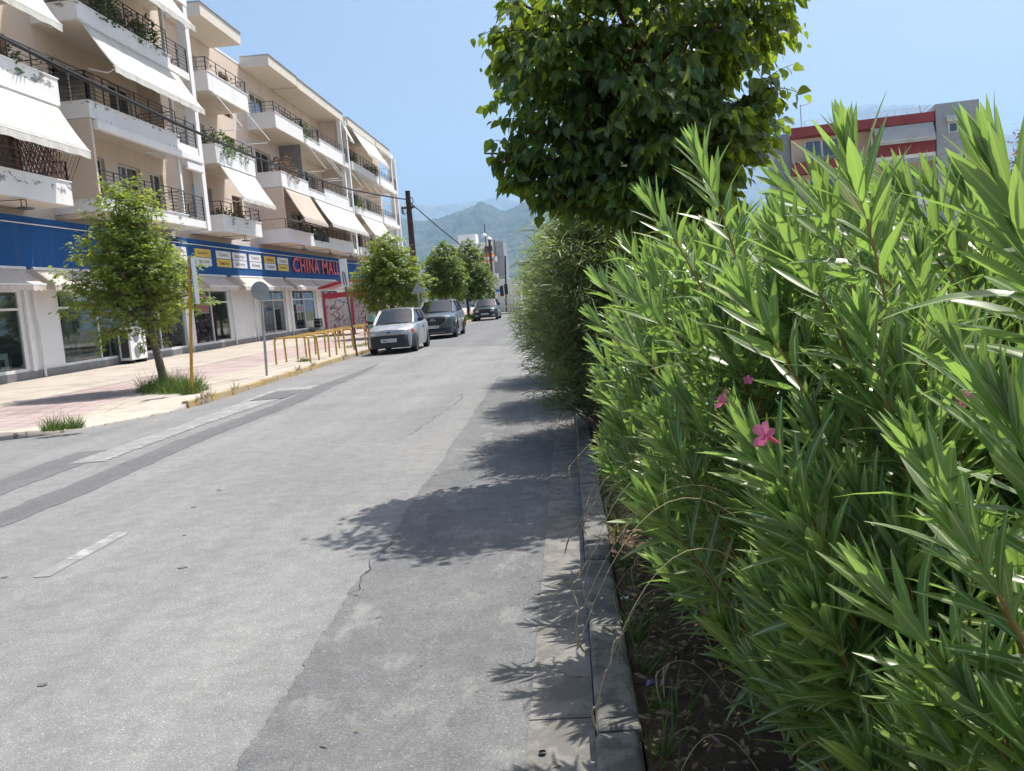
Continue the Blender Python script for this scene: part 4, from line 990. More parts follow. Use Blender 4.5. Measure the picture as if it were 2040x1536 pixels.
# ================================================================ cars
def car(label, xc, yf, c):
    """front looks towards -y; c holds the side profile"""
    L, Wd, H = c['L'], c['W'], c['H']; hw = Wd/2; paint_, trim = c['paint'], 'car_black'
    t = thing('car', label, 'car', (xc, yf+L/2, 0), 'cars parked along the kerb')
    ax = (c['f_ax'], c['f_ax']+c['wb']); rw = c['rw']; ar = rw+.055
    prof = c['prof']      # (u, z) top of the lower body: bonnet, beltline, tail
    us = sorted(set([0, .03, .08, .16]+[L-.03, L-.1]+[round(a+ar*math.cos(R(q)), 3) for a in ax for q in range(0, 181, 18)]+[u for u, _ in prof]+list(np.linspace(.3, L-.25, 14))))
    def top(u): return float(np.interp(u, [p[0] for p in prof], [p[1] for p in prof]))
    def half(u): return hw*float(np.interp(u, [0, .08, .25, .6, 1.2, L-.9, L-.25, L-.06, L], [.70, .86, .94, .985, 1, 1, .96, .88, .8]))
    def low(u):
        z = float(np.interp(u, [0, .15, .5, L-.4, L], [.26, .2, .19, .2, .34]))
        for a in ax:
            if abs(u-a) < ar: z = max(z, rw+math.sqrt(max(0, ar*ar-(u-a)**2)))
        return z
    rows = []
    for u in us:
        w, zt, zl = half(u), top(u), low(u); zs = zt-.035; zm = zl+(zs-zl)*.5
        crown = .045 if u < c['cowl'] else .02
        h = [(0, zt+crown), (w*.5, zt+crown*.8), (w*.82, zt+.012), (w*.955, zs-.01), (w*.99, zs-.10 if zs-.1 > zl else zl+.01), (w, max(zm, zl+.005)), (w*.985, zl+(zm-zl)*.25 if zm > zl else zl), (w*.955, zl)]
        rows.append([(xc-v, yf+u, z) for v, z in reversed(h)]+[(xc+v, yf+u, z) for v, z in h[1:]])
    mb = MB().grid(rows)
    n = len(rows[0]); 
    for r_ in (rows[0], rows[-1]): mb.add(r_, [tuple(range(n))])
    mb.build('body', paint_, t, smooth=42)
    MB().box(xc-hw*.72, xc+hw*.72, yf+.18, yf+L-.2, .2, .62).build('underbody', trim, t)
    for u in ax: MB().box(xc-hw*.9, xc+hw*.9, yf+u-.2, yf+u+.2, rw+.12, rw+ar-.04).build('wheel_well', trim, t)
    # cabin: base line and roof line
    a, b, d, e = c['cabin']; zb_, zr = c['belt'], H; wb_, wr = hw*.90, hw*.70
    def base(u): return top(u)+.004
    def ring(u, wd, z): return (xc-wd, yf+u, z), (xc+wd, yf+u, z)
    A0, A1 = ring(a, wb_*.93, base(a)); B0, B1 = ring(b, wr, zr-.03); D0, D1 = ring(d, wr*.98, zr-.04); E0, E1 = ring(e, wb_*.9, base(e))
    bp = c['bpil']; M0, M1 = ring(bp, wb_, base(bp)); T0, T1 = ring(bp+.05, wr*1.0, zr-.03)
    def curved(p, q, r_, s, bulge, name, mat, inset=.0):
        P = []; p, q, r_, s = map(Vector, (p, q, r_, s)); nn = (q-p).cross(s-p).normalized()
        for i in range(6):
            tt = i/5; lft = p.lerp(s, tt); rgt = q.lerp(r_, tt)
            P.append([lft.lerp(rgt, k/8)+nn*bulge*math.sin(math.pi*k/8)*(1-.3*tt) for k in range(9)])
        return MB().grid(P).build(name, mat, t, smooth='all')
    ws = curved(A0, A1, B1, B0, -.10 if False else .09, 'windshield', 'car_glass')
    curved(E1, E0, D0, D1, .07, 'rear_window', 'car_glass')
    rb = []
    for i in range(7):
        tt = i/6; l_ = Vector(B0).lerp(Vector(D0), tt); r2 = Vector(B1).lerp(Vector(D1), tt)
        rb.append([l_.lerp(r2, k/8)+Vector((0, 0, .055*math.sin(math.pi*k/8)**.6+.03*math.sin(math.pi*tt))) for k in range(9)])
    MB().grid(rb).build('roof', paint_, t, smooth='all')
    for s, (Aa, Bb, Dd, Ee, Mm, Tt) in ((-1, (A0, B0, D0, E0, M0, T0)), (1, (A1, B1, D1, E1, M1, T1))):
        V_ = lambda p: Vector(p); o = Vector((s*.006, 0, 0))
        pill = MB()
        for p, q, rr in ((Aa, Bb, .04), (Ee, Dd, .07), (Bb, Tt, .032), (Tt, Dd, .032)): pill.tube([p, V_(p).lerp(V_(q), .5)+Vector((s*.02, 0, .0)), q], rr, 6)
        pill.build('pillar', paint_, t, smooth=True)
        MB().tube([Mm, Tt], .035, 5).build('pillar', trim, t)
        for p in ((Aa, Mm, Tt, Bb), (Mm, Ee, Dd, Tt)):
            q = [V_(x)+o for x in p]; MB().quad(*(q if s > 0 else q[::-1])).build('side_window', 'car_glass', t)
        mir = MB(); mx = xc+s*(hw*.93); my = yf+a+.42; mz = base(a)+.10
        mir.hexa([(mx+s*.02, my-.04, mz-.04), (mx+s*.22, my, mz-.05), (mx+s*.22, my+.1, mz-.05), (mx+s*.02, my+.08, mz-.04), (mx+s*.03, my-.04, mz+.06), (mx+s*.21, my, mz+.09), (mx+s*.21, my+.1, mz+.09), (mx+s*.03, my+.08, mz+.06)])
        mir.build('mirror', c.get('mirror', trim), t, bevel=.02)
        dl = MB(); xx = xc+s*(hw+.001)
        for u in c['doors']: dl.box(min(xx, xx+s*.004), max(xx, xx+s*.004), yf+u, yf+u+.012, .32, base(u)-.12)
        dl.build('door_seam', trim, t)
        hd = MB(); hd.box(min(xx-s*.01, xx+s*.03), max(xx-s*.01, xx+s*.03), yf+c['doors'][-1]-.24, yf+c['doors'][-1]-.08, base(2)-.22, base(2)-.18); hd.build('door_handle', trim, t)
        for u in ax:
            wx = xc+s*(hw-.10)
            w = MB().lathe([(rw-.10, -.09), (rw-.02, -.095), (rw, -.06), (rw, .06), (rw-.02, .095), (rw-.10, .09)], (wx, yf+u, rw), 'x', 26).build('wheel', 'rubber', t, smooth=40)
            rim = MB().lathe([(rw-.095, .02*s), (rw-.10, .085*s), (rw-.13, .09*s), (rw-.14, .06*s), (.05, .075*s), (.02, .08*s)], (wx, yf+u, rw), 'x', 22)
            rim.build('rim', c['rim'], w, smooth=30)
            ho_ = MB()
            for k in range(c.get('spokes', 7)):
                q = 2*math.pi*k/c.get('spokes', 7); ho_.lathe([(.032, 0), (.03, .004*s)], (wx+.0795*s, yf+u+math.cos(q)*(rw-.2), rw+math.sin(q)*(rw-.2)), 'x', 8)
            ho_.build('rim_holes', 'black', w)
    sw = MB().lathe([(.17, 0), (.185, .01), (.17, .02)], (xc+.35, yf+a+.62, base(a)+.02), 'y', 16); sw.build('steering_wheel', 'black', t)
    for s in (-1, 1): MB().box(xc+s*.36-.22, xc+s*.36+.22, yf+a+1.0, yf+a+1.18, .5, base(a)+.28).build('seat', 'cloth_dark', t, bevel=.06)
    MB().box(xc-hw*.8, xc+hw*.8, yf+a+.2, yf+a+.42, base(a)-.15, base(a)+.02).build('dashboard', 'car_black', t)
    c['front'](t, xc, yf, hw)
    pl = MB().box(xc+c['px']-.26, xc+c['px']+.26, yf-.095, yf-.08, c['pz'], c['pz']+.115).build('licence_plate', 'plate', t)
    tx = text_mb(c['plate'], .075, .003, .44, .01); xf(tx, frame_ny(xc+c['px']-.22, yf-.0985, c['pz']+.02)); tx.build('characters', 'black', pl)
    return t
def bar(xc, yf, hw, z0, z1, out, u_side, name, mat, t, taper=.86, n=12, zc=0.0):
    """a bumper or band wrapping the nose between two heights"""
    P0, P1, Q0, Q1 = [], [], [], []
    for k in range(-n, n+1):
        q = k/n; x = xc+q*hw*1.012; d = abs(q); y = yf-out+u_side*max(0, (d-.62)/.38)**1.7
        P0.append((x, y+.03, z0)); P1.append((x, y, z0+.05)); Q0.append((x, y, z1-.03)); Q1.append((x, y+.05, z1))
    return MB().grid([Q1, Q0, P1, P0]).build(name, mat, t, smooth='all')
def patch(xc, yf, hw, pts, name, mat, t, out, u_side, parent=None):
    """a lamp or grille: four corners (lateral in half widths, z) laid on the nose curve"""
    f = lambda q: yf-out-.025+u_side*max(0, (abs(q)-.62)/.38)**1.7
    a, b, c_, d = pts; rows = []
    for i in range(4):
        v = i/3; row = []
        for k in range(11):
            u = k/10; q = (a[0]*(1-u)+b[0]*u)*(1-v)+(d[0]*(1-u)+c_[0]*u)*v; z = (a[1]*(1-u)+b[1]*u)*(1-v)+(d[1]*(1-u)+c_[1]*u)*v
            edge = i in (0, 3) or k in (0, 10); row.append((xc+q*hw*1.01, f(q)+(.012 if edge else 0), z))
        rows.append(row)
    return MB().grid(rows).build(name, mat, parent or t, smooth='all')
def mirror_pts(p): return [(-p[1][0], p[1][1]), (-p[0][0], p[0][1]), (-p[3][0], p[3][1]), (-p[2][0], p[2][1])]
def punto_front(t, xc, yf, hw):
    bar(xc, yf, hw, .2, .62, .05, .42, 'bumper', 'car_black', t)
    bar(xc, yf, hw*.99, .60, .80, .02, .40, 'nose_panel', 'car_silver', t)
    hl = [(.50, .635), (.86, .66), (.86, .775), (.52, .745)]; am = [(.865, .66), (.985, .68), (.97, .79), (.865, .775)]
    for p in (hl, mirror_pts(hl)): patch(xc, yf, hw, p, 'headlight', 'lamp_clear', t, .012, .42)
    for p in (am, mirror_pts(am)): patch(xc, yf, hw, p, 'indicator', 'lamp_amber', t, .013, .42)
    patch(xc, yf, hw, [(-.07, .70), (.07, .70), (.07, .745), (-.07, .745)], 'badge', 'black', t, .012, .42)
    patch(xc, yf, hw, [(.45, .38), (.6, .38), (.6, .43), (.45, .43)], 'air_intake', 'black', t, .055, .42)
    w = MB(); w.tube([(xc-.4, yf+.78, .955), (xc+.1, yf+.86, 1.0)], .012, 4); w.tube([(xc+.05, yf+.78, .955), (xc+.5, yf+.9, 1.0)], .012, 4); w.build('wiper', 'black', t)
def suv_front(t, xc, yf, hw):
    bar(xc, yf, hw, .2, .46, .05, .40, 'bumper', 'car_black', t); bar(xc, yf, hw*.99, .44, .92, .02, .40, 'nose_panel', 'car_grey', t)
    patch(xc, yf, hw, [(-.46, .5), (.46, .5), (.70, .90), (-.70, .90)], 'grille', 'black', t, .02, .40)
    mb = MB()
    for s in (-1, 1): mb.tube([(xc+s*.30*hw, yf-.035, .56), (xc+s*.5*hw, yf-.04, .62), (xc+s*.74*hw, yf-.02, .9)], .014, 5)
    mb.build('grille_trim', 'steel', t)
    hl = [(.58, .84), (.98, .92), (.97, 1.0), (.6, .92)]
    for p in (hl, mirror_pts(hl)): patch(xc, yf, hw, p, 'headlight', 'lamp_clear', t, .022, .42)
    fl = [(.70, .42), (.97, .5), (.95, .76), (.84, .60)]
    for p in (fl, mirror_pts(fl)): patch(xc, yf, hw, p, 'air_intake', 'black', t, .03, .42)
    MB().lathe([(.085, 0), (.09, -.012), (.068, -.014), (.066, -.004)], (xc, yf-.03, .80), 'y', 20).build('badge', 'steel', t)
    MB().box(xc-.13, xc+.13, yf-.052, yf-.045, .785, .815).build('badge_bar', 'steel', t)
    bar(xc, yf, hw*.8, .24, .30, .07, .3, 'skid_trim', 'steel', t)
    for s in (-1, 1):
        for u in (.86, 3.53):
            mb = MB(); P = [(xc+s*(hw+.004), yf+u+.43*math.cos(R(q)), .36+.43*math.sin(R(q))) for q in range(0, 181, 15)]; mb.tube(P, .035, 5); mb.build('arch_trim', 'car_black', t)
        MB().tube([(xc+s*hw*.66, yf+1.9, 1.63), (xc+s*hw*.66, yf+3.7, 1.62)], .02, 5).build('roof_rail', 'steel', t)
def hatch_front(t, xc, yf, hw):
    bar(xc, yf, hw, .22, .56, .06, .38, 'bumper', 'car_black', t); bar(xc, yf, hw*.99, .55, .80, .02, .36, 'nose_panel', 'car_green', t)
    patch(xc, yf, hw, [(-.46, .60), (.46, .60), (.46, .74), (-.46, .74)], 'grille', 'black', t, .012, .38)
    hl = [(.48, .595), (.86, .61), (.86, .735), (.48, .745)]
    for p in (hl, mirror_pts(hl)): patch(xc, yf, hw, p, 'headlight', 'lamp_clear', t, .014, .38)
    fg = [(.55, .32), (.78, .32), (.78, .40), (.55, .40)]
    for p in (fg, mirror_pts(fg)): patch(xc, yf, hw, p, 'fog_lamp', 'lamp_clear', t, .065, .38)
    MB().lathe([(.05, 0), (.05, -.008)], (xc, yf-.014, .67), 'y', 16).build('badge', 'steel', t)
    MB().tube([(xc-.55, yf+1.2, 1.43), (xc-.55, yf+3.2, 1.43)], .02, 5).build('roof_rail', 'steel', t)
car('small silver hatchback with a black bumper parked by the yellow hoops', -5.99, 29.28, dict(
    L=3.77, W=1.62, H=1.45, wb=2.45, f_ax=.76, rw=.285, prof=[(0, .76), (.1, .80), (.45, .87), (.85, .935), (1.1, .955), (2.2, .99), (3.3, 1.02), (3.6, .98), (3.77, .7)], cowl=.9, belt=.98, cabin=(.92, 1.68, 3.15, 3.6), bpil=2.28, doors=(1.15, 2.42), paint='car_silver', rim='rim', px=0, pz=.40, plate='PMZ·6127', front=punto_front))
car('dark grey crossover with a chrome grille badge behind the silver car', -5.80, 37.86, dict(
    L=4.43, W=1.84, H=1.61, wb=2.67, f_ax=.86, rw=.355, prof=[(0, .92), (.1, .97), (.5, 1.04), (1.0, 1.09), (1.25, 1.1), (2.4, 1.13), (3.6, 1.17), (4.2, 1.15), (4.43, .85)], cowl=1.1, belt=1.1, cabin=(.98, 1.95, 3.55, 4.15), bpil=2.5, doors=(1.25, 2.35, 3.35), paint='car_grey', mirror='car_grey', rim='rim_dark', spokes=5, px=0, pz=.47, plate='XEY·5354', front=suv_front))
car('dark green estate parked far along the kerb by the grass strip', -5.72, 61.0, dict(
    L=4.02, W=1.70, H=1.43, wb=2.47, f_ax=.82, rw=.29, prof=[(0, .78), (.08, .82), (.5, .88), (1.0, .94), (1.2, .95), (2.4, .96), (3.6, .97), (3.95, .93), (4.02, .6)], cowl=1.0, belt=.95, cabin=(.95, 1.6, 3.5, 3.92), bpil=2.35, doors=(1.2, 2.3, 3.2), paint='car_green', rim='rim', px=0, pz=.40, plate='KZH·7210', front=hatch_front))

# ================================================================ street furniture
def hoop_mesh():
    P = [(-.51, 0, -.1), (-.51, 0, .66)]+[(-.51+.11*(1-math.cos(R(q))), 0, .66+.11*math.sin(R(q))) for q in (30, 60, 90)]+[(.51-.11*(1-math.cos(R(q))), 0, .66+.11*math.sin(R(q))) for q in (90, 60, 30)]+[(.51, 0, .66), (.51, 0, -.1)]
    return MB().tube(P, .03, 10).mesh('bike_hoop', 'rack_yellow', 40)
hm_ = hoop_mesh(); hy = [25.85, 26.8, 28.0, 28.9, 30.0, 31.3, 33.2, 35.3]; ords = ['nearest', 'second', 'third', 'fourth', 'fifth', 'sixth', 'seventh', 'farthest']
for k, y in enumerate(hy):
    o = link('bike_hoop', hm_); o.location = (-8.2, y, pave_z(-8.2, y)); o.rotation_euler = (random.uniform(-.03, .03), random.uniform(-.02, .02), random.uniform(-.05, .05))
    tag(o, f'{ords[k]} of the eight yellow tube bike hoops on the pavement', 'bike hoop', 'yellow bike hoops')
def post(name, label, x, y, top_, lean, r_, mat):
    t = thing(name, label, 'traffic sign', (x, y, pave_z(x, y)))
    MB().tube([(x, y, pave_z(x, y)-.05), (x+lean[0]*.5, y+lean[1]*.5, top_*.5), (x+lean[0], y+lean[1], top_)], r_, 9).build('post', mat, t, smooth=True); return t
t = post('road_sign', 'rusty yellow post with a narrow grey sign seen edge-on beside the leafy street tree', -7.9, 17.94, 2.93, (.29, 0), .034, 'yellow_rust')
MB().hexa([(-7.585, 17.9, 1.98), (-7.665, 18.3, 1.98), (-7.65, 18.305, 1.98), (-7.57, 17.905, 1.98), (-7.585, 17.9, 2.92), (-7.665, 18.3, 2.92), (-7.65, 18.305, 2.92), (-7.57, 17.905, 2.92)]).build('sign_plate', 'sign_back', t)
for z in (2.45, 2.75): MB().box(-7.66, -7.58, 17.9, 17.99, z, z+.03).build('clamp', 'steel', t)
t = post('road_sign', 'round grey sign seen from behind on a grey pole near the kerb', -7.6, 21.73, 2.4, (.09, 0), .032, 'steel')
MB().lathe([(.225, 0), (.232, .012), (.225, .02), (.02, .02)], (-7.515, 21.66, 2.24), 'y', 36).build('sign_plate', 'sign_back', t, smooth=30)
MB().box(-7.56, -7.46, 21.68, 21.72, 2.22, 2.26).build('clamp', 'steel', t); MB().box(-7.545, -7.485, 21.68, 21.71, 2.1, 2.38).build('rib', 'steel', t)
t = post('road_sign', 'tall white rectangular stop sign on a brown pole by the bike hoops', -6.86, 28.25, 3.0, (-.2, 0), .032, 'rail_brown')
MB().hexa([(-7.13, 28.2, 2.32), (-6.89, 28.2, 2.32), (-6.89, 28.22, 2.32), (-7.13, 28.22, 2.32), (-7.13, 28.2, 3.2), (-6.89, 28.2, 3.2), (-6.89, 28.22, 3.2), (-7.13, 28.22, 3.2)]).build('sign_plate', 'white', t)
MB().tube([(-7.03, 28.16, 2.36), (-7.06, 28.16, 2.76), (-7.03, 28.16, 2.8), (-7.0, 28.16, 2.76), (-6.95, 28.16, 2.36)], .014, 6).build('bracket', 'rail_brown', t)
t = post('road_sign', 'triangular grey sign seen from behind in front of the street trees', -6.72, 40.0, 2.4, (.06, 0), .03, 'steel')
MB().prism([(-6.98, 2.03), (-6.36, 2.03), (-6.67, 2.52)], 'y', 39.94, 39.96).build('sign_plate', 'sign_back', t)

# bus shelter, red frame with scrawled panels
sh = thing('bus_shelter', 'red framed bus shelter with graffiti covered panels outside the shop', 'bus shelter', (-12.2, 48.5, .2))
zs = .19; X0, X1, Y0, Y1 = -13.05, -11.55, 47.5, 50.2
for x, y in ((X0, Y0), (X1, Y0), (X0, Y1), (X1, Y1), (X1+.75, Y0+.3), (-13.05, 48.85)): MB().box(x-.06, x+.06, y-.06, y+.06, zs, 2.6).build('post', 'red', sh)
P = [[(X0-.2+(X1+1.1-X0)*i/10, y, 2.42+.62*math.sin(math.pi*(.18+.5*i/10))) for y in (Y0-.25, Y1+.25)] for i in range(11)]
r_ = MB().grid(P).build('roof', 'red', sh, smooth='all'); s_ = r_.modifiers.new('thick', 'SOLIDIFY'); s_.thickness = .08
MB().box(X0, X1+.75, Y0-.04, Y0+.04, 2.22, 2.5).build('header', 'red', sh); MB().box(X0, X0+.06, Y0, Y1, 2.22, 2.5).build('header', 'red', sh)
def scrawl(parent, x0, x1, z0, z1, y, n, seed, mat):
    q = random.Random(seed); mb = MB()
    for _ in range(n):
        x, z = q.uniform(x0+.1, x1-.2), q.uniform(z0+.1, z1-.2); p = []
        for k in range(q.randint(3, 7)):
            p.append((min(x1-.03, max(x0+.03, x)), y, min(z1-.03, max(z0+.03, z)))); x += q.uniform(-.13, .2); z += q.uniform(-.2, .2)
        mb.tube(p, q.choice((.008, .014, .02)), 4)
    mb.build('graffiti', mat, parent)
for x0, x1, y, sd in ((X0+.07, X1-.07, Y0, 1), (X1+.07, X1+.68, Y0+.15, 2)):
    p = MB().box(x0, x1, y-.012, y+.012, .45, 2.2).build('panel', 'graffiti_panel', sh)
    scrawl(p, x0, x1, .5, 2.15, y-.014, 16 if sd == 1 else 9, sd, 'black'); scrawl(p, x0, x1, .5, 2.0, y-.016, 9 if sd == 1 else 5, sd+7, 'letter_red')
    scrawl(p, x0, x1, .5, 1.6, y-.015, 8, sd+11, 'white')
MB().box(X0-.01, X0+.01, Y0+.08, 48.77, .45, 2.2).build('panel', 'clear_scratched', sh); MB().box(X0-.01, X0+.01, 48.93, Y1-.08, .45, 2.2).build('panel', 'clear_scratched', sh)
for y in (47.9, 48.6, 49.3): MB().prism([(X0+.15, .62), (X0+.55, .60), (X0+.56, .64), (X0+.22, .67), (X0+.14, .95), (X0+.1, .95)], 'y', y, y+.5).build('seat', 'red', sh)
MB().box(X0+.1, X0+.5, 47.8, 49.9, .52, .58).build('bench_rail', 'red', sh)
for y in (48.0, 49.7): MB().box(X0+.25, X0+.35, y-.05, y+.05, zs, .52).build('bench_leg', 'red', sh)
rb = thing('litter_bin', 'red litter bin next to the bus shelter', 'litter bin', (-10.6, 47.4, .18))
MB().lathe([(.2, .06), (.24, .65), (.25, .68)], (-10.6, 47.4, .18), n=16).build('drum', 'red', rb, smooth=30); MB().box(-10.68, -10.52, 47.32, 47.48, .16, .26).build('foot', 'red', rb)
cb = thing('street_cabinet', 'tall narrow teal cabinet beside the red shelter', 'cabinet', (-10.45, 46, .18))
MB().box(-10.42, -10.06, 45.8, 46.2, .18, 1.72).build('case', 'teal', cb, bevel=.05); MB().box(-10.38, -10.10, 45.785, 45.797, 1.1, 1.55).build('door_panel', 'sign_back', cb)
def scooter(x, y, label):
    t = thing('motor_scooter', label, 'scooter', (x, y, .17), 'scooters parked by the street trees'); z = .17
    for v in (-.62, .62):
        w = MB().lathe([(.17, -.04), (.25, -.05), (.27, 0), (.25, .05), (.17, .04)], (x, y+v, z+.27), 'x', 20).build('wheel', 'rubber', t, smooth=40)
        MB().lathe([(.17, -.042), (.05, -.05), (.05, .05), (.17, .042)], (x, y+v, z+.27), 'x', 16).build('rim', 'rim_dark', w)
    MB().prism([(y-.1, z+.3), (y+.75, z+.5), (y+.8, z+.72), (y+.3, z+.78), (y+.05, z+.5)], 'x', x-.14, x+.14).build('tail_body', 'black', t, bevel=.04)
    MB().box(x-.15, x+.15, y+.05, y+.72, z+.75, z+.86).build('seat', 'cloth_dark', t, bevel=.04)
    MB().prism([(y-.52, z+.35), (y-.42, z+.35), (y-.28, z+.95), (y-.36, z+.98)], 'x', x-.2, x+.2).build('leg_shield', 'cloth_dark', t, bevel=.03)
    MB().box(x-.15, x+.15, y-.45, y+.1, z+.28, z+.36).build('footboard', 'black', t)
    MB().tube([(x, y-.62, z+.27), (x, y-.34, z+1.0)], .03, 6).build('fork', 'steel', t)
    MB().tube([(x-.32, y-.26, z+1.06), (x, y-.34, z+1.0), (x+.32, y-.26, z+1.06)], .018, 6).build('handlebar', 'black', t)
    MB().lathe([(.02, -.1), (.075, -.07), (.08, 0)], (x, y-.36, z+.9), 'y', 14).build('headlight', 'lamp_clear', t)
    MB().box(x-.02, x+.02, y-.05, y+.05, z-.02, z+.3).build('side_stand', 'steel', t)
for k, (x, y) in enumerate([(-10.0, 47.3), (-9.55, 46.4), (-9.0, 47.0)]): scooter(x, y, ['black scooter tight against the teal cabinet', 'middle of three black scooters behind the silver car', 'black scooter farthest from the teal cabinet, under the tree'][k])

# pole, cable
up = thing('utility_pole', 'dark wooden utility pole with cable fittings at the end of the blocks', 'utility pole', (-9.13, 54, .2))
MB().tube([(-9.10, 54, 0), (-9.13, 54, 4), (-9.08, 54, 8.3)], [.19, .165, .15], 12).build('pole', 'wood_pole', up, smooth=True)
MB().box(-9.5, -8.7, 53.8, 53.86, 7.25, 7.33).build('crossarm', 'wood_pole', up)
q = random.Random(9)
for k in range(5): MB().tube([(-9.2-q.random()*.3, 53.8, 7.3+q.uniform(-.4, .3)), (-9.5, 53.7, 7.2+q.uniform(-.3, .3)), (-9.35, 53.75, 6.9), (-9.1, 53.8, 7.1)], .02, 5).build('wire_loop', 'black', up)
for x in (-9.45, -9.3, -8.85): MB().lathe([(.03, -.12), (.05, -.06), (.03, 0), (.05, .04), (.02, .08)], (x, 53.83, 7.32), n=10).build('insulator', 'black', up)
MB().tube([(-9.0, 53.8, 7.4), (-8.75, 53.8, 7.6), (-8.8, 53.8, 7.85), (-9.05, 53.8, 7.9)], .03, 5).build('wire_loop', 'black', up)
MB().tube([(-8.93, 53.9, 7.6), (-8.92, 53.9, 5), (-8.9, 53.9, 2.4)], .02, 5).build('down_cable', 'black', up)
cy = np.array([-20, 0, 10, 15.7, 17.56, 22.85, 28.35, 34.26, 41.37, 48, 53.9]); cz = np.array([9.5, 7.75, 7.1, 6.88, 6.82, 6.68, 6.65, 6.78, 7.05, 7.45, 7.8])
mb = MB(); mb.tube([(-9.6+.4*max(0, (y-45))/9, y, z) for y, z in zip(cy, cz)], .03, 6); mb.tube([(-9.62+.4*max(0, (y-45))/9, y, z+.04*math.sin(y)) for y, z in zip(cy, cz)], .018, 5)
tag(mb.build('overhead_cable', 'black'), 'thick black overhead cable sagging across the apartment fronts to the pole', 'cable')
tag(MB().tube([(-8.95, 54, 7.55), (-7.6, 55.5, 6.1), (-6.3, 57, 4.8), (-5.6, 57.8, 4.1)], .035, 5).build('stay_cable', 'black'), 'black stay cable slanting down from the pole behind the trees', 'cable')

# lamps, signals and booth at the crossing
lp = thing('street_lamp', 'double headed dark street lamp at the crossing', 'street lamp', (-7.1, 85, 0))
MB().tube([(-7.05, 85, 0), (-6.95, 85, 7.0)], [.15, .12], 10).build('pole', 'wood_pole', lp); MB().tube([(-7.4, 85, 0), (-7.3, 85, 7.1), (-7.32, 85, 8.4)], .05, 8).build('pole', 'rail_brown', lp)
for x, z in ((-7.42, 7.35), (-6.98, 6.98)): MB().lathe([(.30, -.08), (.28, 0), (.2, .12), (.06, .2), (.03, .3)], (x, 84.9, z), n=18).build('lamp_head', 'white_frame', lp, smooth=40)
MB().tube([(-6.95, 85, 6.9), (-6.48, 85, 6.85), (-6.45, 85, 5.6), (-6.6, 85, 5.3), (-6.95, 85, 4.9)], .045, 6).build('arm', 'rail_brown', lp)
def signal(x, y, z, label, ptop, lean=0, heads=((0, 0),)):
    t = thing('traffic_light', label, 'traffic light', (x, y, 0)); MB().tube([(x, y, 0), (x+lean, y, ptop)], .07, 8).build('pole', 'black', t)
    for dx, dz in heads:
        h = MB().box(x+dx-.15, x+dx+.15, y-.35, y-.1, z+dz-.45, z+dz+.45).build('head', 'black', t, bevel=.04)
        for k in range(3):
            MB().lathe([(.1, -.002), (.1, -.01)], (x+dx, y-.35, z+dz-.28+.28*k), 'y', 14).build('lens', 'rubber', h); MB().lathe([(.12, -.12), (.115, 0)], (x+dx, y-.36, z+dz-.26+.28*k), 'y', 14).build('hood', 'black', h)
    return t
t = signal(-5.43, 78, 2.0, 'black traffic light on a thin pole in front of the white booth', 5.0, .3, ((-.22, 0), (.16, .12)))
MB().lathe([(.17, -.01), (.17, .01)], (-5.38, 77.9, 1.15), 'y', 18).build('round_plate', 'sign_back', t)
t = signal(-7.95, 84, 5.75, 'tilted traffic light on an arm before the orange awning', 6.0, -.15, ((-.75, 0),)); MB().tube([(-8.1, 83.9, 6.0), (-8.6, 83.85, 6.0)], .05, 6).build('arm', 'black', t)
kb = thing('booth', 'small white booth with a flat roof and a blue sign at the crossing', 'booth', (-5.4, 84, 0))
MB().box(-7.2, -4.2, 80.6, 84, 0, 2.35).build('wall', 'parapet', kb); MB().box(-7.4, -4.0, 80.3, 84.3, 2.36, 3.05).build('roof', 'white', kb, bevel=.03)
MB().box(-6.4, -5.8, 80.56, 80.598, 1.95, 2.2).build('blue_sign', 'cloth_blue', kb); MB().box(-7.0, -6.5, 80.57, 80.598, .1, 2.0).build('door', 'dark_metal', kb)
for k in range(6): MB().box(-6.2+k*.33, -6.18+k*.33, 80.575, 80.598, .1, 1.9).build('wall_seam', 'sign_back', kb)
mb = MB()
for k in range(9): mb.tube([(-5.2+.25*k, 77.2, .1), (-5.2+.25*k, 77.2, .75)], .02, 5)
mb.tube([(-5.2, 77.2, .75), (-3.2, 77.2, .75)], .025, 5); mb.tube([(-5.2, 77.2, .15), (-3.2, 77.2, .15)], .025, 5)
tag(mb.build('guard_rail', 'dark_metal'), 'low dark guard rail at the foot of the traffic light', 'railing')
struct('pavement', MB().box(-30, 20, 76.5, 140, -.05, .12), 'paving')

# far apartment house behind the street trees
fb = thing('apartment_building', 'distant pale apartment house with an orange awning beyond the crossing', 'apartment block', (-16, 152, 0), 'distant houses')
MB().box(-22, -11.8, 150, 160, 0, 10.6).build('wall', 'parapet', fb); MB().box(-11.8, -10.1, 150.5, 160, 0, 10.6).build('wall', 'sign_back', fb)
for k, z in enumerate((1.6, 4.4, 7.2)): 
    MB().box(-19, -11.2, 148.7, 149.99, z, z+.9).build('balcony', 'parapet', fb)
    for x in (-18, -16, -13.6): MB().box(x, x+1.1, 149.93, 149.99, z+1, z+2.3).build('window', 'pane_dark' if k else 'dark_metal', fb)
for x in (-18.6, -16.2, -13.2): MB().box(x, x+1.3, 149.92, 149.99, 9.0, 9.9).build('window', 'dark_metal', fb)
MB().slab([(-14.9, 149.9, 8.6), (-11.6, 149.9, 8.6), (-11.6, 148.4, 7.3), (-14.9, 148.4, 7.3)], .02).build('awning', 'orange', fb)
MB().box(-17.6, -14.6, 151, 155, 10.6, 12.2).build('roof_room', 'parapet', fb)
q = random.Random(4); mb = MB()
for k in range(8): x = -19+q.random()*8; mb.tube([(x, 152, 10.6), (x, 152, 11.6+q.random())], .04, 4)
mb.build('roof_aerial', 'steel', fb)
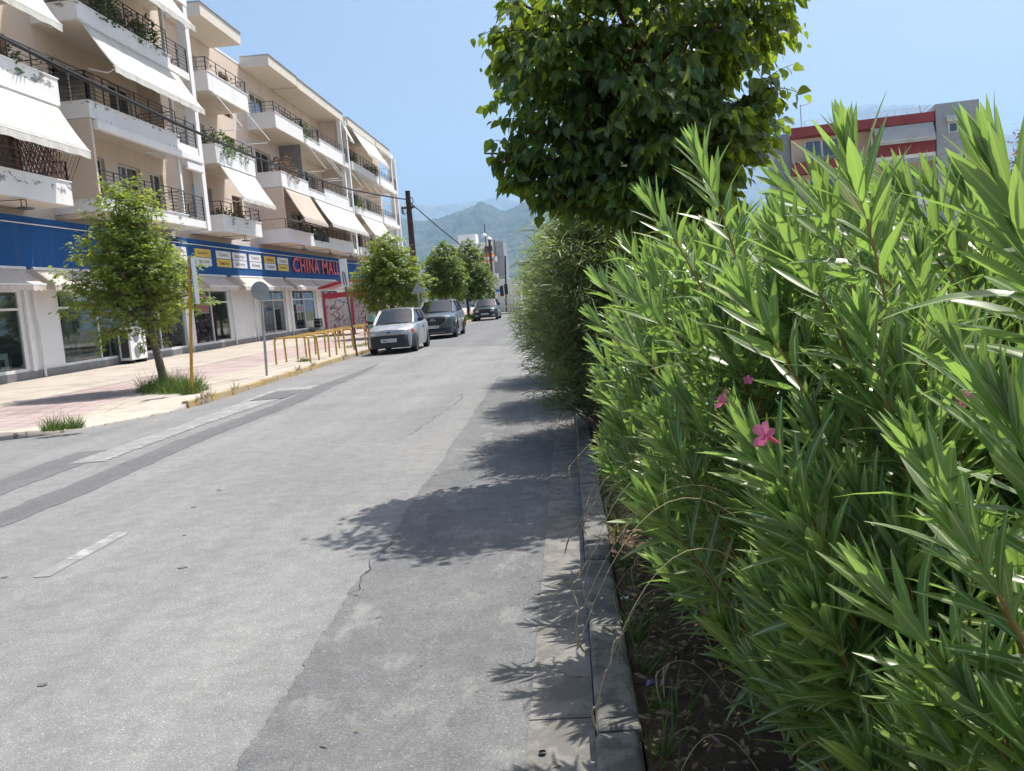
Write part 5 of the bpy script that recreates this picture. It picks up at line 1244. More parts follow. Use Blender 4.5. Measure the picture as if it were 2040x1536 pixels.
for x0, x1, y, h, lab, m_ in ((-9.6, -2, 185, 8.0, 'plain grey house behind the white booth', 'sign_back'), (-60, -26, 110, 11, 'long pale block past the end of the balcony row', 'wall_pink')):
    t = thing('house', lab, 'house', ((x0+x1)/2, y+5, 0), 'distant houses'); MB().box(x0, x1, y, y+10, 0, h).build('wall', m_, t); MB().box(x0-.2, x1+.2, y-.2, y+10.2, h, h+.4).build('roof', 'parapet', t)
    for k in range(3):
        for j in range(int((x1-x0)/3)): MB().box(x0+.8+3*j, x0+2.2+3*j, y-.05, y-.002, 1.2+2.8*k, 2.8+2.8*k).build('window', 'dark_metal', t)

# people at the crossing
def person(x, y, z, h, label, **kw):
    t = thing('person', label, 'person', (x, y, z), 'people beyond the parked cars'); figure(t, x, y, z, h, kw.pop('yaw', 0), 'skin', **kw)
person(-10.0, 90, .12, 1.66, 'person in a blue top and shorts walking beyond the trees', top='cloth_blue', legs='cloth_blue', hair='hair_brown', stride=.16)
person(-9.15, 59.5, .17, 1.76, 'dark haired person in dark clothes behind the grey crossover', top='cloth_dark', legs='cloth_dark', hair='hair_dark')
person(-8.6, 60.2, .17, 1.68, 'brown haired person behind the grey crossover', top='cloth_red', legs='cloth_jeans', hair='hair_brown')
person(-8.0, 61.0, .17, 1.72, 'person in a white cap behind the grey crossover', top='cloth_white', legs='cloth_jeans', cap='cloth_white')

# red-trimmed house on the near side
rbd = thing('apartment_building', 'grey and cream house with red balcony bands behind the oleanders', 'apartment block', (20, 62, 0))
YA = R(-10.5); RM = Matrix.Translation((20.6, 60.2, 0)) @ Matrix.Rotation(YA, 4, 'Z')
def rbuild(mb, name, mat, parent=rbd, **kw): xf(mb, RM); return mb.build(name, mat, parent, **kw)
rbuild(MB().box(-5.2, 3.42, 1.3, 12, 0, 10.9), 'wall', 'wall_beige'); rbuild(MB().box(3.45, 5.95, -.15, 12, 0, 11.35), 'wall', 'sign_back')
rbuild(MB().box(-6.3, -5.25, 2.5, 12, 0, 11.0), 'wall', 'sign_back')
for z0, z1, a, c_ in ((10.35, 10.95, -5.3, 3.4), (8.45, 9.2, -.35, 3.4), (7.95, 8.7, -5.3, -1.2), (5.2, 5.9, -5.3, -1.2), (2.4, 3.1, -5.3, 3.4)):
    rbuild(MB().box(a, c_, -.05, 1.28, z0, z1), 'balcony' if z0 < 10 else 'roof_band', 'red_dull')
rbuild(MB().box(-.3, 3.38, -.04, 1.28, 8.2, 8.44), 'soffit', 'parapet'); rbuild(MB().box(-.3, 3.38, -.04, 1.28, 5.2, 6.05), 'balcony', 'parapet'); rbuild(MB().box(5.97, 6.6, 2, 6, 10.2, 10.75), 'balcony', 'red_dull'); rbuild(MB().box(5.97, 6.6, 2, 6, 7.6, 8.5), 'balcony', 'red_dull')
rbuild(MB().slab([(-.2, .0, 10.3), (3.3, .0, 10.3), (3.3, -.75, 9.3), (-.2, -.75, 9.3)], .02), 'awning', 'awning_grey'); rbuild(MB().box(-.2, 3.3, -.78, -.755, 9.1, 9.3), 'valance', 'awning_grey')
rbuild(MB().slab([(-.2, .0, 8.15), (3.3, .0, 8.15), (3.3, -.3, 7.9), (-.2, -.3, 7.9)], .02), 'awning', 'awning_white'); rbuild(MB().slab([(-.2, .0, 5.15), (3.3, .0, 5.15), (3.3, -.6, 4.2), (-.2, -.6, 4.2)], .02), 'awning', 'awning_grey')
rbuild(MB().tube([(-.35, .0, 8.4), (-.35, .0, 10.35)], .05, 6), 'post', 'white')
for x0, x1, z0, z1 in ((.6, 2.6, 6.1, 7.6), (-4.4, -2.2, 9.0, 10.2), (.3, 2.2, 3.2, 4.9), (-4.2, -2, 6.1, 7.6)):
    w = rbuild(MB().box(x0, x1, 1.24, 1.28, z0, z1), 'window', 'white_frame')
    for k in range(2): rbuild(MB().box(x0+.08+k*(x1-x0)/2, x0+(k+1)*(x1-x0)/2-.08, 1.22, 1.238, z0+.08, z1-.08), 'pane', 'pane_dark', w)
for z0, z1 in ((9.55, 10.1), (7.0, 8.1)):
    w = rbuild(MB().box(4.15, 5.2, -.2, -.152, z0-.05, z1), 'window', 'white_frame'); rbuild(MB().box(4.22, 4.63, -.215, -.202, z0, z1-.05), 'pane', 'pane_dark', w); rbuild(MB().box(4.72, 5.13, -.215, -.202, z0, z1-.05), 'pane', 'pane_dark', w)
rbuild(MB().slab([(4.0, -.16, 10.55), (5.3, -.16, 10.55), (5.3, -.6, 10.25), (4.0, -.6, 10.25)], .02), 'awning', 'awning_white'); rbuild(MB().box(4.0, 5.3, -.62, -.602, 10.12, 10.25), 'valance', 'awning_white')
mb = MB(); railing(mb, [(-5.2, .05), (3.4, .05)], 10.95, .35, 3, .8, .01); railing(mb, [(6.0, 2.1), (6.55, 2.1)], 10.75, .5, 3, .5, .01); rbuild(mb, 'roof_railing', 'white')
mb = MB().tube([(-4.4, 3, 11), (-4.4, 3, 12.9)], .035, 5); mb.tube([(-4.4, 3, 12.8), (-3.8, 3, 12.9)], .03, 5); rbuild(mb, 'roof_aerial', 'steel'); mb = MB().tube([(3.2, 3, 11), (3.1, 3, 11.9)], .03, 5); mb.tube([(3.2, 3, 11.4), (3.8, 3, 11.9)], .02, 5); rbuild(mb, 'roof_aerial', 'steel')
# ================================================================ vegetation
def onz(px, py, z): d = ray(px, py); t = (z-EYE)/d[2]; return EYEP+d*t
def ony(px, py, y): d = ray(px, py); return EYEP+d*(y/d[1])
def to_px(p):
    v = np.asarray(p)-EYEP; d = v@fwd; return W_PX/2+F_PX*(v@cr)/d, H_PX/2-F_PX*(v@cu)/d, d
def bez(p0, p1, p2, n):
    t = np.linspace(0, 1, n)[:, None]; return (1-t)**2*p0+2*t*(1-t)*p1+t*t*p2

# ---- oleanders
class Shrub: pass
def leaf_free(x, y, z):
    """the strip over the kerb and the air in front of the walker that the shrubs leave free"""
    lim = np.interp(y, [1.0, 2.0, 2.6, 3.2, 4.0, 5.0, 7.0], [.40, .30, .18, .06, -.02, -.05, -.05])+max(0, .95-z)*.36
    return x < lim
def oleander(bx, by, Rm, zt, n, seed, zlow=.45, extra=()):
    q = random.Random(seed); S = Shrub(); S.base = np.array([bx, by, .04]); S.lv = Leaves(); S.st = MB(); S.tips = []
    tips = list(extra)
    k = 0
    n = int(n*1.25)
    while len(tips) < n+len(extra) and k < n*12:
        k += 1
        th = q.uniform(0, 6.283); rr = Rm*math.sqrt(q.random()); z = zt-(zt-zlow)*(rr/Rm)**2.2*q.uniform(.55, 1.05)-q.random()**2*.35
        x, y = bx+rr*math.cos(th), by+rr*math.sin(th)
        if leaf_free(x-.07, y, z): continue
        ppx, ppy, dep = to_px((x, y, z+.13))
        if dep < 1.2 or ppy < np.interp(ppx, [1150, 1290, 1390, 1500, 1690, 1800, 1955, 2040], [470, 375, 330, 345, 300, 345, 330, 320]): continue
        tips.append((x, y, z))
    for ti, (x, y, z) in enumerate(tips):
        if ti < len(extra) and z > 1.3: z -= .035
        tip = np.array([x, y, z]); out = (tip[:2]-S.base[:2])/Rm; out = np.clip(out, -1.2, 1.2)
        root = S.base+np.array([q.uniform(-.14, .14), q.uniform(-.14, .14), 0])
        d = unit(np.array([out[0]*(.85 if out[0] < 0 else .6)+q.uniform(-.1, .1), out[1]*.7+q.uniform(-.1, .1), 1.0]))
        ctrl = tip-d*(z*.55); L = np.linalg.norm(tip-root); path = bez(root, ctrl, tip, 14)
        S.st.tube(path[:-1], list(np.linspace(.0085, .0032, 13)), 5, cap=False)
        seg = np.linalg.norm(np.diff(path, axis=0), axis=1); cum = np.concatenate([[0], np.cumsum(seg)]); tot = cum[-1]
        s = 0.0; node = 0; rot = q.uniform(0, 6.28); maxs = min(tot*.72, q.uniform(.5, .85)); big = q.uniform(.85, 1.18)
        while s < maxs:
            f = tot-s; p = np.array([np.interp(f, cum, path[:, c]) for c in range(3)]); i = min(max(int(np.searchsorted(cum, f))-1, 0), 12); tdir = unit(path[i+1]-path[i])
            a = unit(np.cross(tdir, [.3, .1, .9] if abs(tdir[2]) < .95 else [1, 0, 0])); b = np.cross(tdir, a)
            age = min(1, s/.34); ang = R(9+41*age**.8+q.uniform(-8, 8)); ln = (.09+.08*min(1, s/.09))*big*q.uniform(.85, 1.1)*(1-.12*max(0, age-.6))
            m = 3 if node else 2
            for j in range(m):
                if age > .7 and q.random() < .22: continue
                ph = rot+j*2*math.pi/m+q.uniform(-.2, .2); o = a*math.cos(ph)+b*math.sin(ph); aj = ang+R(q.uniform(-6, 6))
                dirn = tdir*math.cos(aj)+o*math.sin(aj); nrm = tdir*math.sin(aj)-o*math.cos(aj)
                nrm = nrm+np.cross(dirn, nrm)*q.uniform(-.35, .35)
                S.lv.put(p+o*.003, dirn+np.array([0, 0, -.05*age]), nrm, ln, ln*q.uniform(.068, .088), q.choice((0, 0, 1, 1, 1, 2, 2, 3) if age > .3 else (0, 0, 1)))
            rot += math.pi/3+q.uniform(-.2, .2); s += (.014+.030*min(1, s/.12))*q.uniform(.85, 1.15); node += 1
        S.tips.append(tip)
    return S
OLS = [ # base x, y, spread, height, shoots, seed, low, extra tips, label
 (.86, 1.42, .46, 1.22, 44, 1, .35, [tuple(ony(1985, 290, 1.35)), tuple(ony(2030, 420, 1.4)), tuple(ony(1900, 640, 1.5)), tuple(ony(2000, 760, 1.35)), tuple(ony(1900, 985, 1.3)), tuple(ony(1760, 1180, 1.45)), tuple(ony(1830, 860, 1.5))], 'oleander closest to the camera, its tall shoot at the picture\'s right edge'),
 (.82, 2.12, .56, 1.55, 66, 2, .3, [tuple(ony(1560, 420, 2.2)), tuple(ony(1760, 400, 2.2)), tuple(ony(1830, 480, 2.0)), tuple(ony(1480, 560, 2.2)), tuple(ony(1720, 600, 1.9)), tuple(ony(1690, 262, 2.0)), tuple(ony(1630, 330, 2.1)), tuple(ony(1700, 345, 2.2)), tuple(ony(1590, 1040, 1.85)), tuple(ony(1500, 880, 1.9))], 'oleander with the tallest middle shoot and the large pink flower'),
 (.76, 2.98, .60, 1.86, 66, 3, .35, [tuple(ony(1392, 285, 2.8)), tuple(ony(1290, 372, 3.0))]+[(.2+.06*(k % 4), 2.55+.11*k, 1.0+.17*(k % 5)) for k in range(12)], 'oleander in front of the mulberry trunk, leaning over the kerb'),
 (1.32, 2.5, .52, 1.72, 50, 4, .7, [tuple(ony(1850, 335, 2.5)), tuple(ony(1920, 345, 2.6)), tuple(ony(1790, 340, 2.45)), tuple(ony(1560, 345, 2.7)), tuple(ony(1740, 350, 2.6))], 'oleander standing before the red banded house'),
 (.66, 3.98, .60, 1.86, 66, 5, .35, [(.12+.05*(k % 4), 3.7+.14*k, .9+.16*(k % 5)) for k in range(9)]+[tuple(ony(a_, b_, c_)) for a_, b_, c_ in ((1245, 470, 4.2), (1330, 455, 4.0), (1420, 430, 4.2), (1480, 420, 4.0), (1190, 540, 4.4), (1540, 400, 4.1))], 'oleander overhanging the kerb next to the narrow leaved shrub'),
 (1.45, 3.6, .6, 1.98, 44, 6, .9, [], 'oleander second row, below the cream house wall'),
 (.72, 5.1, .7, 1.85, 64, 7, .4, [tuple(ony(a_, b_, c_)) for a_, b_, c_ in ((1290, 480, 5.0), (1370, 460, 5.0), (1230, 510, 5.2), (1450, 450, 5.2), (1320, 500, 4.8))], 'oleander at the foot of the mulberry, mostly hidden'),
 (2.15, 4.4, .7, 2.05, 36, 8, .9, [], 'oleander second row at the far right, before the purple tree'),
 (1.6, 6.2, .95, 2.1, 50, 9, .7, [], 'oleander in the back row behind the others'),
]
shr = [oleander(*a[:8]) for a in OLS]
cnt = seen_leaves([s.lv for s in shr]); off = 0
UL = [unit_leaf('leaf', t, 'leaf_oleander') for t in OL_T]
for a, s in zip(OLS, shr):
    t = thing('oleander_shrub', a[8], 'oleander', tuple(s.base), 'oleanders in the planting bed')
    n = len(s.lv.p); c = cnt[off:off+n]; off += n
    order = np.argsort(-c)[:300]; order = order[c[order] >= 8]
    s.st.build('branches', 'stem', t, smooth=True)
    inv = Matrix.Translation(-Vector(s.base))
    for i in order:
        o = bpy.data.objects.new('leaf', UL[s.lv.k[i]]); COL.objects.link(o); o.parent = t; o.matrix_local = inv @ s.lv.matrix(int(i))
    rest = np.setdiff1d(np.arange(n), order)
    f = link('foliage', s.lv.mesh('foliage', OL_T, 'leaf_oleander', rest), t); f['kind'] = 'stuff'; s.root = t
# pink flowers
PT = strip_template([(0, .2), (.3, .6), (.65, 1.0), (.9, .8), (1, .35)], .6, .35); PM = unit_leaf('petal', PT, 'petal')
def flower(shrub, p, size, face, seed):
    q = random.Random(seed); face = Vector(face).normalized(); p = Vector(p); a = face.orthogonal().normalized(); b = face.cross(a)
    st = MB().tube([p-face*.035, p-face*.012, p], [.002, .004, .007], 6); o = st.build('flower', 'petal', shrub)
    for k in range(5):
        ph = k*2*math.pi/5+q.uniform(-.12, .12); out = a*math.cos(ph)+b*math.sin(ph); d = (out+face*q.uniform(.5, 1.1)).normalized(); n = (face-d*face.dot(d)).normalized(); s_ = d.cross(n)
        l_ = size*q.uniform(.9, 1.1); w = l_*.36
        pt = bpy.data.objects.new('petal', PM); COL.objects.link(pt); pt.parent = o; pt.matrix_parent_inverse = parent_world(o).inverted()
        pt.matrix_basis = Matrix([[s_[r_]*w, d[r_]*l_, n[r_]*l_, p[r_]] for r_ in range(3)]+[[0, 0, 0, 1]])
flower(shr[1].root, ony(1526, 868, 1.5), .025, (-.7, -.5, .5), 1); flower(shr[1].root, ony(1445, 800, 2.0), .026, (-.8, -.2, .5), 2)
flower(shr[0].root, ony(1922, 797, 1.75), .022, (.1, -.9, .4), 3); flower(shr[0].root, ony(1992, 796, 1.7), .02, (.3, -.8, .4), 4); flower(shr[1].root, ony(1491, 757, 2.1), .012, (-.3, -.9, .3), 5)

# ---- mulberry
q = random.Random(21); lv = Leaves(); br = MB(); tb = np.array([.86, 8.0, .04])
prof_z = [1.72, 1.9, 2.1, 2.45, 2.8, 3.3, 3.9, 4.5, 5.0, 5.4, 5.65]; prof_r = [.1, .45, .72, 1.0, 1.18, 1.28, 1.36, 1.2, .8, .4, .1]
def rad(z, th=0.0): return float(np.interp(z, prof_z, prof_r))*(1+.08*math.sin(3*th+2.1*z)+.07*math.sin(5*th-3.3*z+1))
cx, cyy = .78, 8.0
trunk = MB().tube([(.84, 8.0, -.05), (.86, 8.0, .5), (.82, 8.0, 1.4), (.86, 8.0, 2.2), (.9, 8.02, 3.0), (.85, 8.0, 4.0)], [.15, .12, .11, .10, .075, .04], 12)
for k in range(100):
    th = k*2.399+q.uniform(-.3, .3) if k < 92 else math.pi+q.uniform(-.5, .5); z = q.choice((q.uniform(2.05, 4.9), q.uniform(2.2, 4.2), q.uniform(2.2, 4.2))); r_ = rad(z, th)*(q.uniform(.7, .97) if k < 92 else q.uniform(1.0, 1.12))
    end = np.array([cx+r_*math.cos(th), cyy+.72*r_*math.sin(th), z]); st0 = np.array([.87, 8.0, max(1.9, min(4.0, z-q.uniform(.2, .9)))])
    limb = bez(st0, (st0+end)/2+np.array([0, 0, .25]), end, 8); br.tube(limb, list(np.linspace(.028, .007, 8)), 5, cap=False)
    for j in range(12):
        f = q.uniform(.2, 1); p0 = np.array([np.interp(f, np.linspace(0, 1, 8), limb[:, c]) for c in range(3)])
        ph = th+q.uniform(-1.5, 1.5); ln = q.uniform(.3, .62)
        e = p0+np.array([math.cos(ph)*ln*.8, math.sin(ph)*ln*.8, q.uniform(-.35, .3)*ln*1.6]); rr = rad(e[2], math.atan2(e[1]-cyy, e[0]-cx)); h = math.hypot(e[0]-cx, (e[1]-cyy)/.72)
        if e[2] < 1.76 or e[2] > 5.2: continue
        if h > rr*1.04: e[:2] = np.array([cx, cyy])+(e[:2]-[cx, cyy])*rr*(q.uniform(.86, 1.08) if q.random() < .85 else q.uniform(1.05, 1.18))/h
        tw = bez(p0, (p0+e)/2+np.array([0, 0, .08]), e, 6); br.tube(tw, list(np.linspace(.006, .0025, 6)), 4, cap=False)
        m = int(7+ln*9)
        for i in range(m):
            g = .12+.88*i/(m-1); p = np.array([np.interp(g, np.linspace(0, 1, 6), tw[:, c]) for c in range(3)]); o = np.array([math.cos(ph+(1.3 if i % 2 else -1.3)), math.sin(ph+(1.3 if i % 2 else -1.3)), 0])
            if i == m-1: o = np.array([math.cos(ph), math.sin(ph), 0])
            pe = p+o*.05+np.array([0, 0, -.01]); outw = unit(np.array([pe[0]-cx, pe[1]-cyy, .15]))
            d = o*.42+outw*.18+np.array([0, 0, -q.uniform(.15, 1.1)])+np.array([q.gauss(0, .22), q.gauss(0, .22), 0]); nr = outw*.55+o*.3+np.array([q.gauss(0, .55), q.gauss(0, .55), .5+q.gauss(0, .3)])
            L = q.uniform(.07, .135)*(.65 if i == m-1 else 1); lv.put(pe, d, nr, L, L*q.uniform(.38, .46), q.choice((0, 1, 1, 2)))
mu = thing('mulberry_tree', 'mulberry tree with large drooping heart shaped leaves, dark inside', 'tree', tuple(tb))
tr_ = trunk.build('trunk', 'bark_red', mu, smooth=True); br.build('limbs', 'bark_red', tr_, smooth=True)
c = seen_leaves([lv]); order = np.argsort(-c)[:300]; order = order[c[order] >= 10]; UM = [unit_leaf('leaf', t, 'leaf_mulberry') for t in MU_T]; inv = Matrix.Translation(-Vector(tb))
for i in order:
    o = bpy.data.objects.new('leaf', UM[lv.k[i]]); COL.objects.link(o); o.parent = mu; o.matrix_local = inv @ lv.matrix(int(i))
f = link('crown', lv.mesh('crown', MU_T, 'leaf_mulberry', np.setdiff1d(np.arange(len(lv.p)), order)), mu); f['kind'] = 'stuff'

# ---- street trees on the far pavement
def street_tree(label, base, lean, ztrunk, blobs, n, seed, mat, size=.11, group='street trees along the far pavement', name='street_tree', trunk_r=.1):
    q = random.Random(seed); t = thing(name, label, 'tree', base, group); lv = Leaves(); br = MB(); bx, by, bz = base
    top_ = np.array([bx+lean[0], by+lean[1], ztrunk])
    tr = MB().tube([(bx, by, bz-.05), (bx+lean[0]*.45, by+lean[1]*.5, bz+(ztrunk-bz)*.45), tuple(top_), (top_[0]+.05, top_[1], ztrunk+.9)], [trunk_r*1.15, trunk_r*.95, trunk_r*.85, trunk_r*.5], 10).build('trunk', 'bark', t, smooth=True)
    vol = sum(b[3]*b[4]*b[5] for b in blobs)
    for (x, y, z, rx, ry, rz) in blobs:
        c_ = np.array([x, y, z]); br.tube(bez(top_+np.array([0, 0, q.uniform(-.2, .6)]), (top_+c_)/2+np.array([0, 0, .15]), c_, 6), list(np.linspace(.035, .012, 6)), 5, cap=False)
        for _ in range(7):
            d = unit(np.array([q.gauss(0, 1), q.gauss(0, 1), q.gauss(0, 1)])); br.tube([c_, c_+d*np.array([rx, ry, rz])*.8], [.012, .004], 4, cap=False)
        m = int(n*(rx*ry*rz/vol)**.8*1.25) if len(blobs) > 1 else n
        # sprays of leaves on short twigs, so the outline is ragged
        for _ in range(max(6, m//9)):
            d = unit(np.array([q.gauss(0, 1), q.gauss(0, 1), q.gauss(0, 1)])); rr = q.uniform(.55, 1.08) if q.random() < .85 else q.uniform(1.05, 1.25)
            p0 = c_+d*rr*np.array([rx, ry, rz]); out = unit(d*np.array([1, 1, .5])+np.array([0, 0, .15]))
            for j in range(9):
                p = p0+out*(.03*j)+np.array([q.uniform(-.09, .09), q.uniform(-.09, .09), q.uniform(-.09, .07)])
                dr = out*.5+np.array([q.uniform(-.9, .9), q.uniform(-.9, .9), q.uniform(-.9, .15)]); L = size*q.uniform(.7, 1.2)
                lv.put(p, dr, (out[0]*.4+q.uniform(-.4, .4), out[1]*.4+q.uniform(-.4, .4), 1), L, L, 0)
    br.build('limbs', 'bark', tr, smooth=True)
    f = link('crown', lv.mesh('crown', [LO_T], mat), t); f['kind'] = 'stuff'; return t
def blobset(cx_, cy_, rings, seed):
    q = random.Random(seed); B = []
    for z, r_, k, s in rings:
        for j in range(k):
            th = 6.283*j/k+q.uniform(-.4, .4); rr = r_*q.uniform(.7, 1.05) if k > 1 else 0; B.append((cx_+rr*math.cos(th), cy_+rr*math.sin(th), z+q.uniform(-.15, .15), s*q.uniform(.85, 1.15), s*q.uniform(.85, 1.15), s*q.uniform(.75, 1.0)))
    return B
T1 = blobset(-9.72, 19.8, [(1.75, .5, 4, .28), (2.3, .86, 7, .33), (2.8, .85, 7, .34), (3.25, .66, 6, .31), (3.7, .5, 4, .29), (4.15, .3, 3, .34), (2.6, 0, 1, .55), (3.3, 0, 1, .5)], 3)+[(-11.05, 19.6, 2.75, .32, .3, .22), (-8.35, 19.7, 2.25, .3, .3, .28), (-9.3, 19.8, 4.5, .22, .22, .3), (-9.95, 19.8, 4.6, .2, .2, .28), (-10.75, 19.7, 3.3, .3, .3, .25), (-8.75, 19.6, 3.5, .24, .24, .2), (-9.15, 19.5, 4.0, .2, .2, .25), (-10.3, 19.6, 3.95, .2, .2, .22), (-10.95, 19.5, 2.2, .25, .25, .2), (-8.5, 19.5, 2.9, .25, .25, .2), (-10.2, 19.2, 1.5, .25, .25, .2), (-9.3, 19.3, 1.45, .22, .22, .2)]
street_tree('young street tree with bright yellow green leaves leaning over the pavement corner', (-9.27, 19.75, .14), (-.22, 0), 1.7, T1, 5200, 31, 'leaf_ash', .09, trunk_r=.095)
street_tree('leafy street tree directly behind the silver car', (-8.35, 41.6, .15), (.1, 0), 1.7, blobset(-8.2, 41.6, [(1.9, 1.0, 6, .55), (2.6, 1.2, 8, .6), (3.3, .95, 6, .55), (4.0, .6, 4, .45), (4.55, .35, 3, .33), (2.8, 0, 1, .9), (3.7, 0, 1, .6)], 5), 7500, 32, 'leaf_ash', .115)
street_tree('dense street tree between the triangular sign and the far car', (-7.75, 57, .15), (0, 0), 1.8, blobset(-7.75, 57, [(2.2, .9, 6, .55), (3.0, 1.05, 7, .6), (3.8, .9, 6, .55), (4.6, .5, 4, .45), (5.1, .2, 2, .3), (3.2, 0, 1, .9)], 7), 5200, 33, 'leaf_ash2', .14)
street_tree('last street tree of the row beside the dark green car', (-7.35, 65.5, .15), (0, 0), 1.7, blobset(-7.0, 65.5, [(2.0, 1.1, 6, .6), (2.9, 1.2, 7, .65), (3.8, .9, 6, .6), (4.8, .6, 4, .5), (5.4, .2, 2, .35), (3.2, 0, 1, 1.0)], 9)+[(-5.7, 65.2, 2.6, .5, .5, .6)], 5200, 34, 'leaf_ash2', .15)
street_tree('purple leaved plum tree at the right edge behind the oleanders', (10.6, 20.5, .05), (0, 0), 1.4, blobset(10.5, 20.5, [(2.0, .9, 5, .6), (2.8, 1.0, 6, .6), (3.5, .7, 5, .5), (3.9, .3, 2, .3), (2.8, 0, 1, .9)], 11), 2600, 35, 'leaf_purple', .085, group=None, name='plum_tree')
street_tree('round green tree half hidden behind the mulberry', (5.2, 30, .05), (0, 0), 1.2, blobset(5.2, 30, [(1.6, 1.0, 5, .7), (2.3, .8, 5, .6), (2.8, 0, 1, .6)], 12), 1800, 36, 'leaf_ash2', .14, group=None, name='garden_tree')

# ---- narrow leaved shrubs over the kerb
def thin_shrub(label, bx, by, Rx, Ry, zt, n, seed):
    q = random.Random(seed); t = thing('narrow_leaf_shrub', label, 'shrub', (bx, by, .04), 'narrow leaved shrubs along the kerb'); lv = Leaves(); st = MB()
    for _ in range(n):
        th = q.uniform(0, 6.283); rr = math.sqrt(q.random()); z = .35+(zt-.35)*q.random()**.75
        lim = math.sqrt(max(.06, 1-((z-1.15)/(zt-1.05))**2)) if z > 1.15 else .72+.28*(z/1.15)
        e = np.array([bx+Rx*rr*lim*math.cos(th), by+Ry*rr*lim*math.sin(th), z]); root = np.array([bx+q.uniform(-.2, .2), by+q.uniform(-.3, .3), .05])
        path = bez(root, np.array([root[0]*.4+e[0]*.6, root[1]*.4+e[1]*.6, max(z*1.05, .5)]), e, 9); st.tube(path, list(np.linspace(.012, .002, 9)), 4, cap=False)
        for i in range(30):
            g = q.uniform(.45, 1); p = np.array([np.interp(g, np.linspace(0, 1, 9), path[:, c]) for c in range(3)])+np.array([q.gauss(0, .05), q.gauss(0, .05), q.gauss(0, .05)])
            o = np.array([math.cos(th)+q.gauss(0, .8), math.sin(th)+q.gauss(0, .8), q.uniform(-.5, .9)]); L = q.uniform(.11, .2)
            lv.put(p, o, (q.gauss(0, .5), q.gauss(0, .5), 1), L, q.uniform(.004, .007), 0)
    st.build('stems', 'bark', t); f = link('foliage', lv.mesh('foliage', [TH_T], 'leaf_willow'), t); f['kind'] = 'stuff'
thin_shrub('tall narrow leaved shrub hanging over the kerb, nearest of its row', .42, 9.8, 1.08, 1.7, 2.65, 1000, 1)
thin_shrub('narrow leaved shrub in the middle of its row along the kerb', .2, 13.2, 1.1, 1.7, 2.7, 700, 2)
thin_shrub('narrow leaved shrub at the far end of its row along the kerb', 0, 16.9, 1.2, 1.9, 2.5, 520, 3)

# ---- grass
def grass(name, label, spots, n, h, seed, mat='grass', width=.004):
    q = random.Random(seed); lv = Leaves()
    for _ in range(n):
        x, y, r_ = q.choice(spots); a = q.uniform(0, 6.28); rr = r_*math.sqrt(q.random()); px_, py_ = x+rr*math.cos(a), y+rr*math.sin(a)
        z = pave_z(px_, py_) if px_ < -3 else .05
        L = h*(q.uniform(.3, 1.0)+q.random()**4*.8)*(1.15-.75*(rr/r_)**2); lv.put((px_, py_, z-.01), (math.cos(a)*.5+q.gauss(0, .4), math.sin(a)*.5+q.gauss(0, .4), 1), (math.cos(a), math.sin(a), .4), L, width*q.uniform(.7, 1.4), 0)
    o = link(name, lv.mesh(name, [GR_T], mat)); tag(o, label, 'grass', None, 'stuff'); return o
grass('grass_clump', 'shaggy grass round the foot of the leaning street tree', [(-9.2, 19.7, .4), (-8.7, 19.3, .4), (-8.15, 18.6, .35), (-9.0, 18.9, .45), (-7.95, 18.05, .22), (-9.45, 19.3, .3), (-8.5, 18.5, .35), (-9.25, 19.6, .2)], 2600, .34, 1, width=.007)
grass('grass_clump', 'small grass tuft at the pavement corner kerb', [(-8.2, 13.62, .22), (-8.35, 13.62, .16), (-8.0, 13.7, .14)], 420, .22, 2, width=.007)
grass('grass_strip', 'grass strip under the far street trees', [(-7.3, 57+.8*k, .55) for k in range(16)], 1600, .35, 3, width=.02)
grass('weeds', 'thin weeds between the kerb and the planting bed', [(.2, 2.2+.35*k, .05) for k in range(20)]+[(.28, 4.0, .06), (.3, 3.2, .06)], 420, .2, 4)
grass('weeds', 'weeds below the bike hoops', [(-8.1, 26.6, .25), (-8.3, 33.5, .6), (-8, 34.5, .6)], 500, .14, 5, width=.008)
grass('weeds', 'dry weeds along the yellow kerb', [(edge_x(y)+.05, y, .1) for y in (16.9, 17.1, 17.3, 18.6, 23, 24.4, 28)], 260, .16, 6, 'straw', .006)
def stalks(label, roots, seed):
    q = random.Random(seed); t = thing('dry_grass', label, 'grass stalks', roots[0][:3], None)
    for (x, y, z, ex, ey, ez, up_) in roots:
        p0, p2 = np.array([x, y, z]), np.array([ex, ey, ez]); p1 = np.array([x*.45+ex*.55, y*.5+ey*.5, up_]); path = bez(p0, p1, p2, 16)
        s = MB().tube(path, list(np.linspace(.0016, .0008, 16)), 5).build('stalk', 'straw', t, smooth=True)
        for k in range(q.randint(1, 3)):
            i = 15-k; b = path[i]; L = q.uniform(.06, .12); hd = bez(b, b+np.array([q.uniform(-.03, .0), q.uniform(-.02, .02), -.01]), b+np.array([q.uniform(-.05, .01), q.uniform(-.03, .03), -L]), 9)
            MB().tube(hd, [.0014]+[.0042, .0026]*3+[.003, .001], 5).build('seed_head', 'seed', s)
rt = []; q = random.Random(77)
for k in range(13):
    y = 2.1+.19*k+q.uniform(-.06, .06); rt.append((.62+q.uniform(-.1, .12), y+.25, .6, q.uniform(-.06, .16), y+q.uniform(-.25, .1), q.uniform(.55, .95), q.uniform(1.15, 1.5)))
for k in range(5): rt.append((.5, 2.4+.5*k, .1, .14+q.uniform(-.05, .1), 2.3+.5*k, q.uniform(.25, .45), q.uniform(.5, .8)))
stalks('long dry grass stalks with drooping seed heads arching over the kerb', rt, 5)

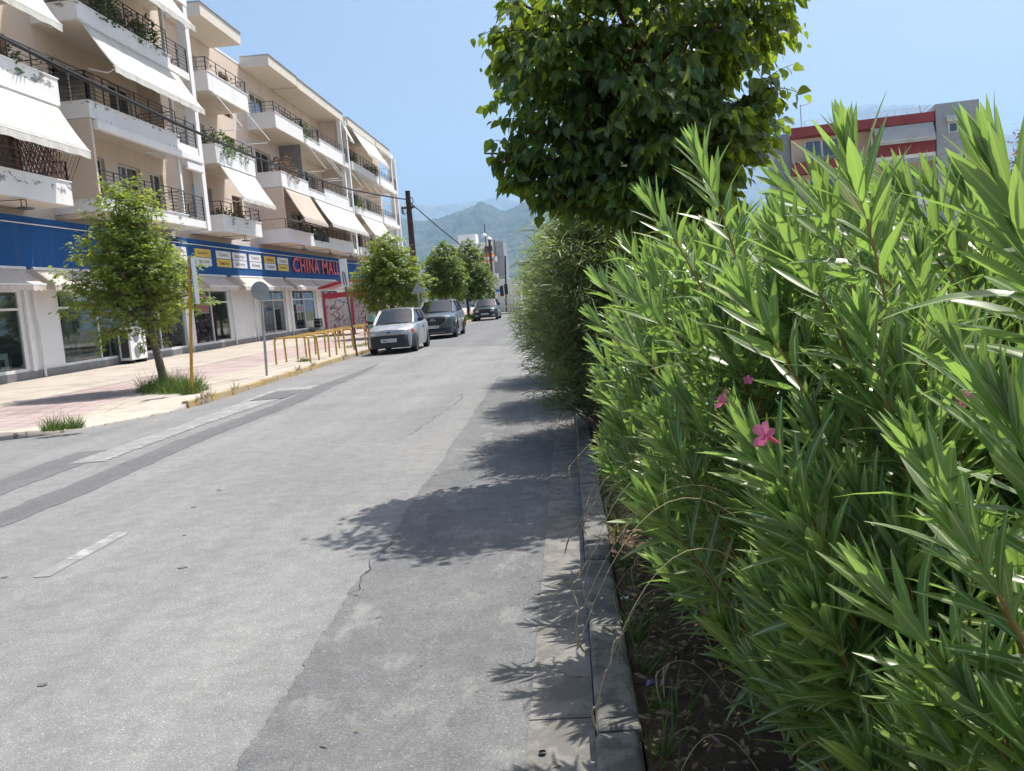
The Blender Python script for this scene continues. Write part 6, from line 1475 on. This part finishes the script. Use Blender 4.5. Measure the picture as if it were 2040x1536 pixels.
# ---- litter and fallen leaves
q = random.Random(8); lv = Leaves()
for _ in range(1500):
    x, y = .18+abs(q.gauss(0, .35)), q.uniform(1.2, 7.5); a = q.uniform(0, 6.28); lv.put((x, y, .08+q.uniform(0, .02)), (math.cos(a), math.sin(a), q.uniform(-.2, .5)), (q.gauss(0, .6), q.gauss(0, .6), 1), q.uniform(.015, .07), q.uniform(.003, .011), 0)
tag(link('leaf_litter', lv.mesh('leaf_litter', [OL_T[2]], 'dry_leaf')), 'dry fallen leaves and twigs on the soil under the oleanders', 'leaf litter', None, 'stuff')
lv = Leaves()
for _ in range(90):
    x, y = (q.uniform(-.3, -.03) if q.random() < .6 else q.uniform(-1.6, -.2)), q.uniform(2.4, 10); a = q.uniform(0, 6.28); lv.put((x, y, .012), (math.cos(a), math.sin(a), .1), (q.gauss(0, .3), q.gauss(0, .3), 1), q.uniform(.012, .04), q.uniform(.002, .006), 0)
tag(link('leaf_litter', lv.mesh('leaf_litter', [OL_T[2]], 'dry_leaf')), 'scattered dry leaf bits in the gutter and road edge', 'leaf litter', None, 'stuff')
def scrap(px, py, size, label, mat, seed):
    c_ = onz(px, py, .09); q = random.Random(seed); P = []
    for i in range(5): P.append([(c_[0]+size*(i/4-.5)+q.uniform(-.1, .1)*size, c_[1]+size*.8*(j/4-.5)+q.uniform(-.1, .1)*size, .085+q.uniform(0, .35)*size) for j in range(5)])
    o = MB().grid(P).build('litter_scrap', mat, None, smooth='all'); s_ = o.modifiers.new('thick', 'SOLIDIFY'); s_.thickness = .001; tag(o, label, 'litter', 'scraps of litter on the soil')
scrap(1290, 1054, .07, 'crumpled pale plastic scrap on the soil, farthest from the walker', 'litter', 1); scrap(1312, 1131, .05, 'pale plastic scrap on the soil between the other white scraps', 'litter', 2); scrap(1246, 1192, .04, 'small white scrap beside the kerb edge', 'litter', 3); scrap(1306, 1362, .07, 'purple foil scrap on the soil at the kerb', 'litter_purple', 4)
c_ = onz(1081, 1502, .01); tag(MB().lathe([(.012, 0), (.014, .008), (.011, .009), (.010, .003)], (c_[0], c_[1], .011), n=16).build('bottle_cap', 'car_black', None), 'dark bottle cap lying in the gutter', 'bottle cap')
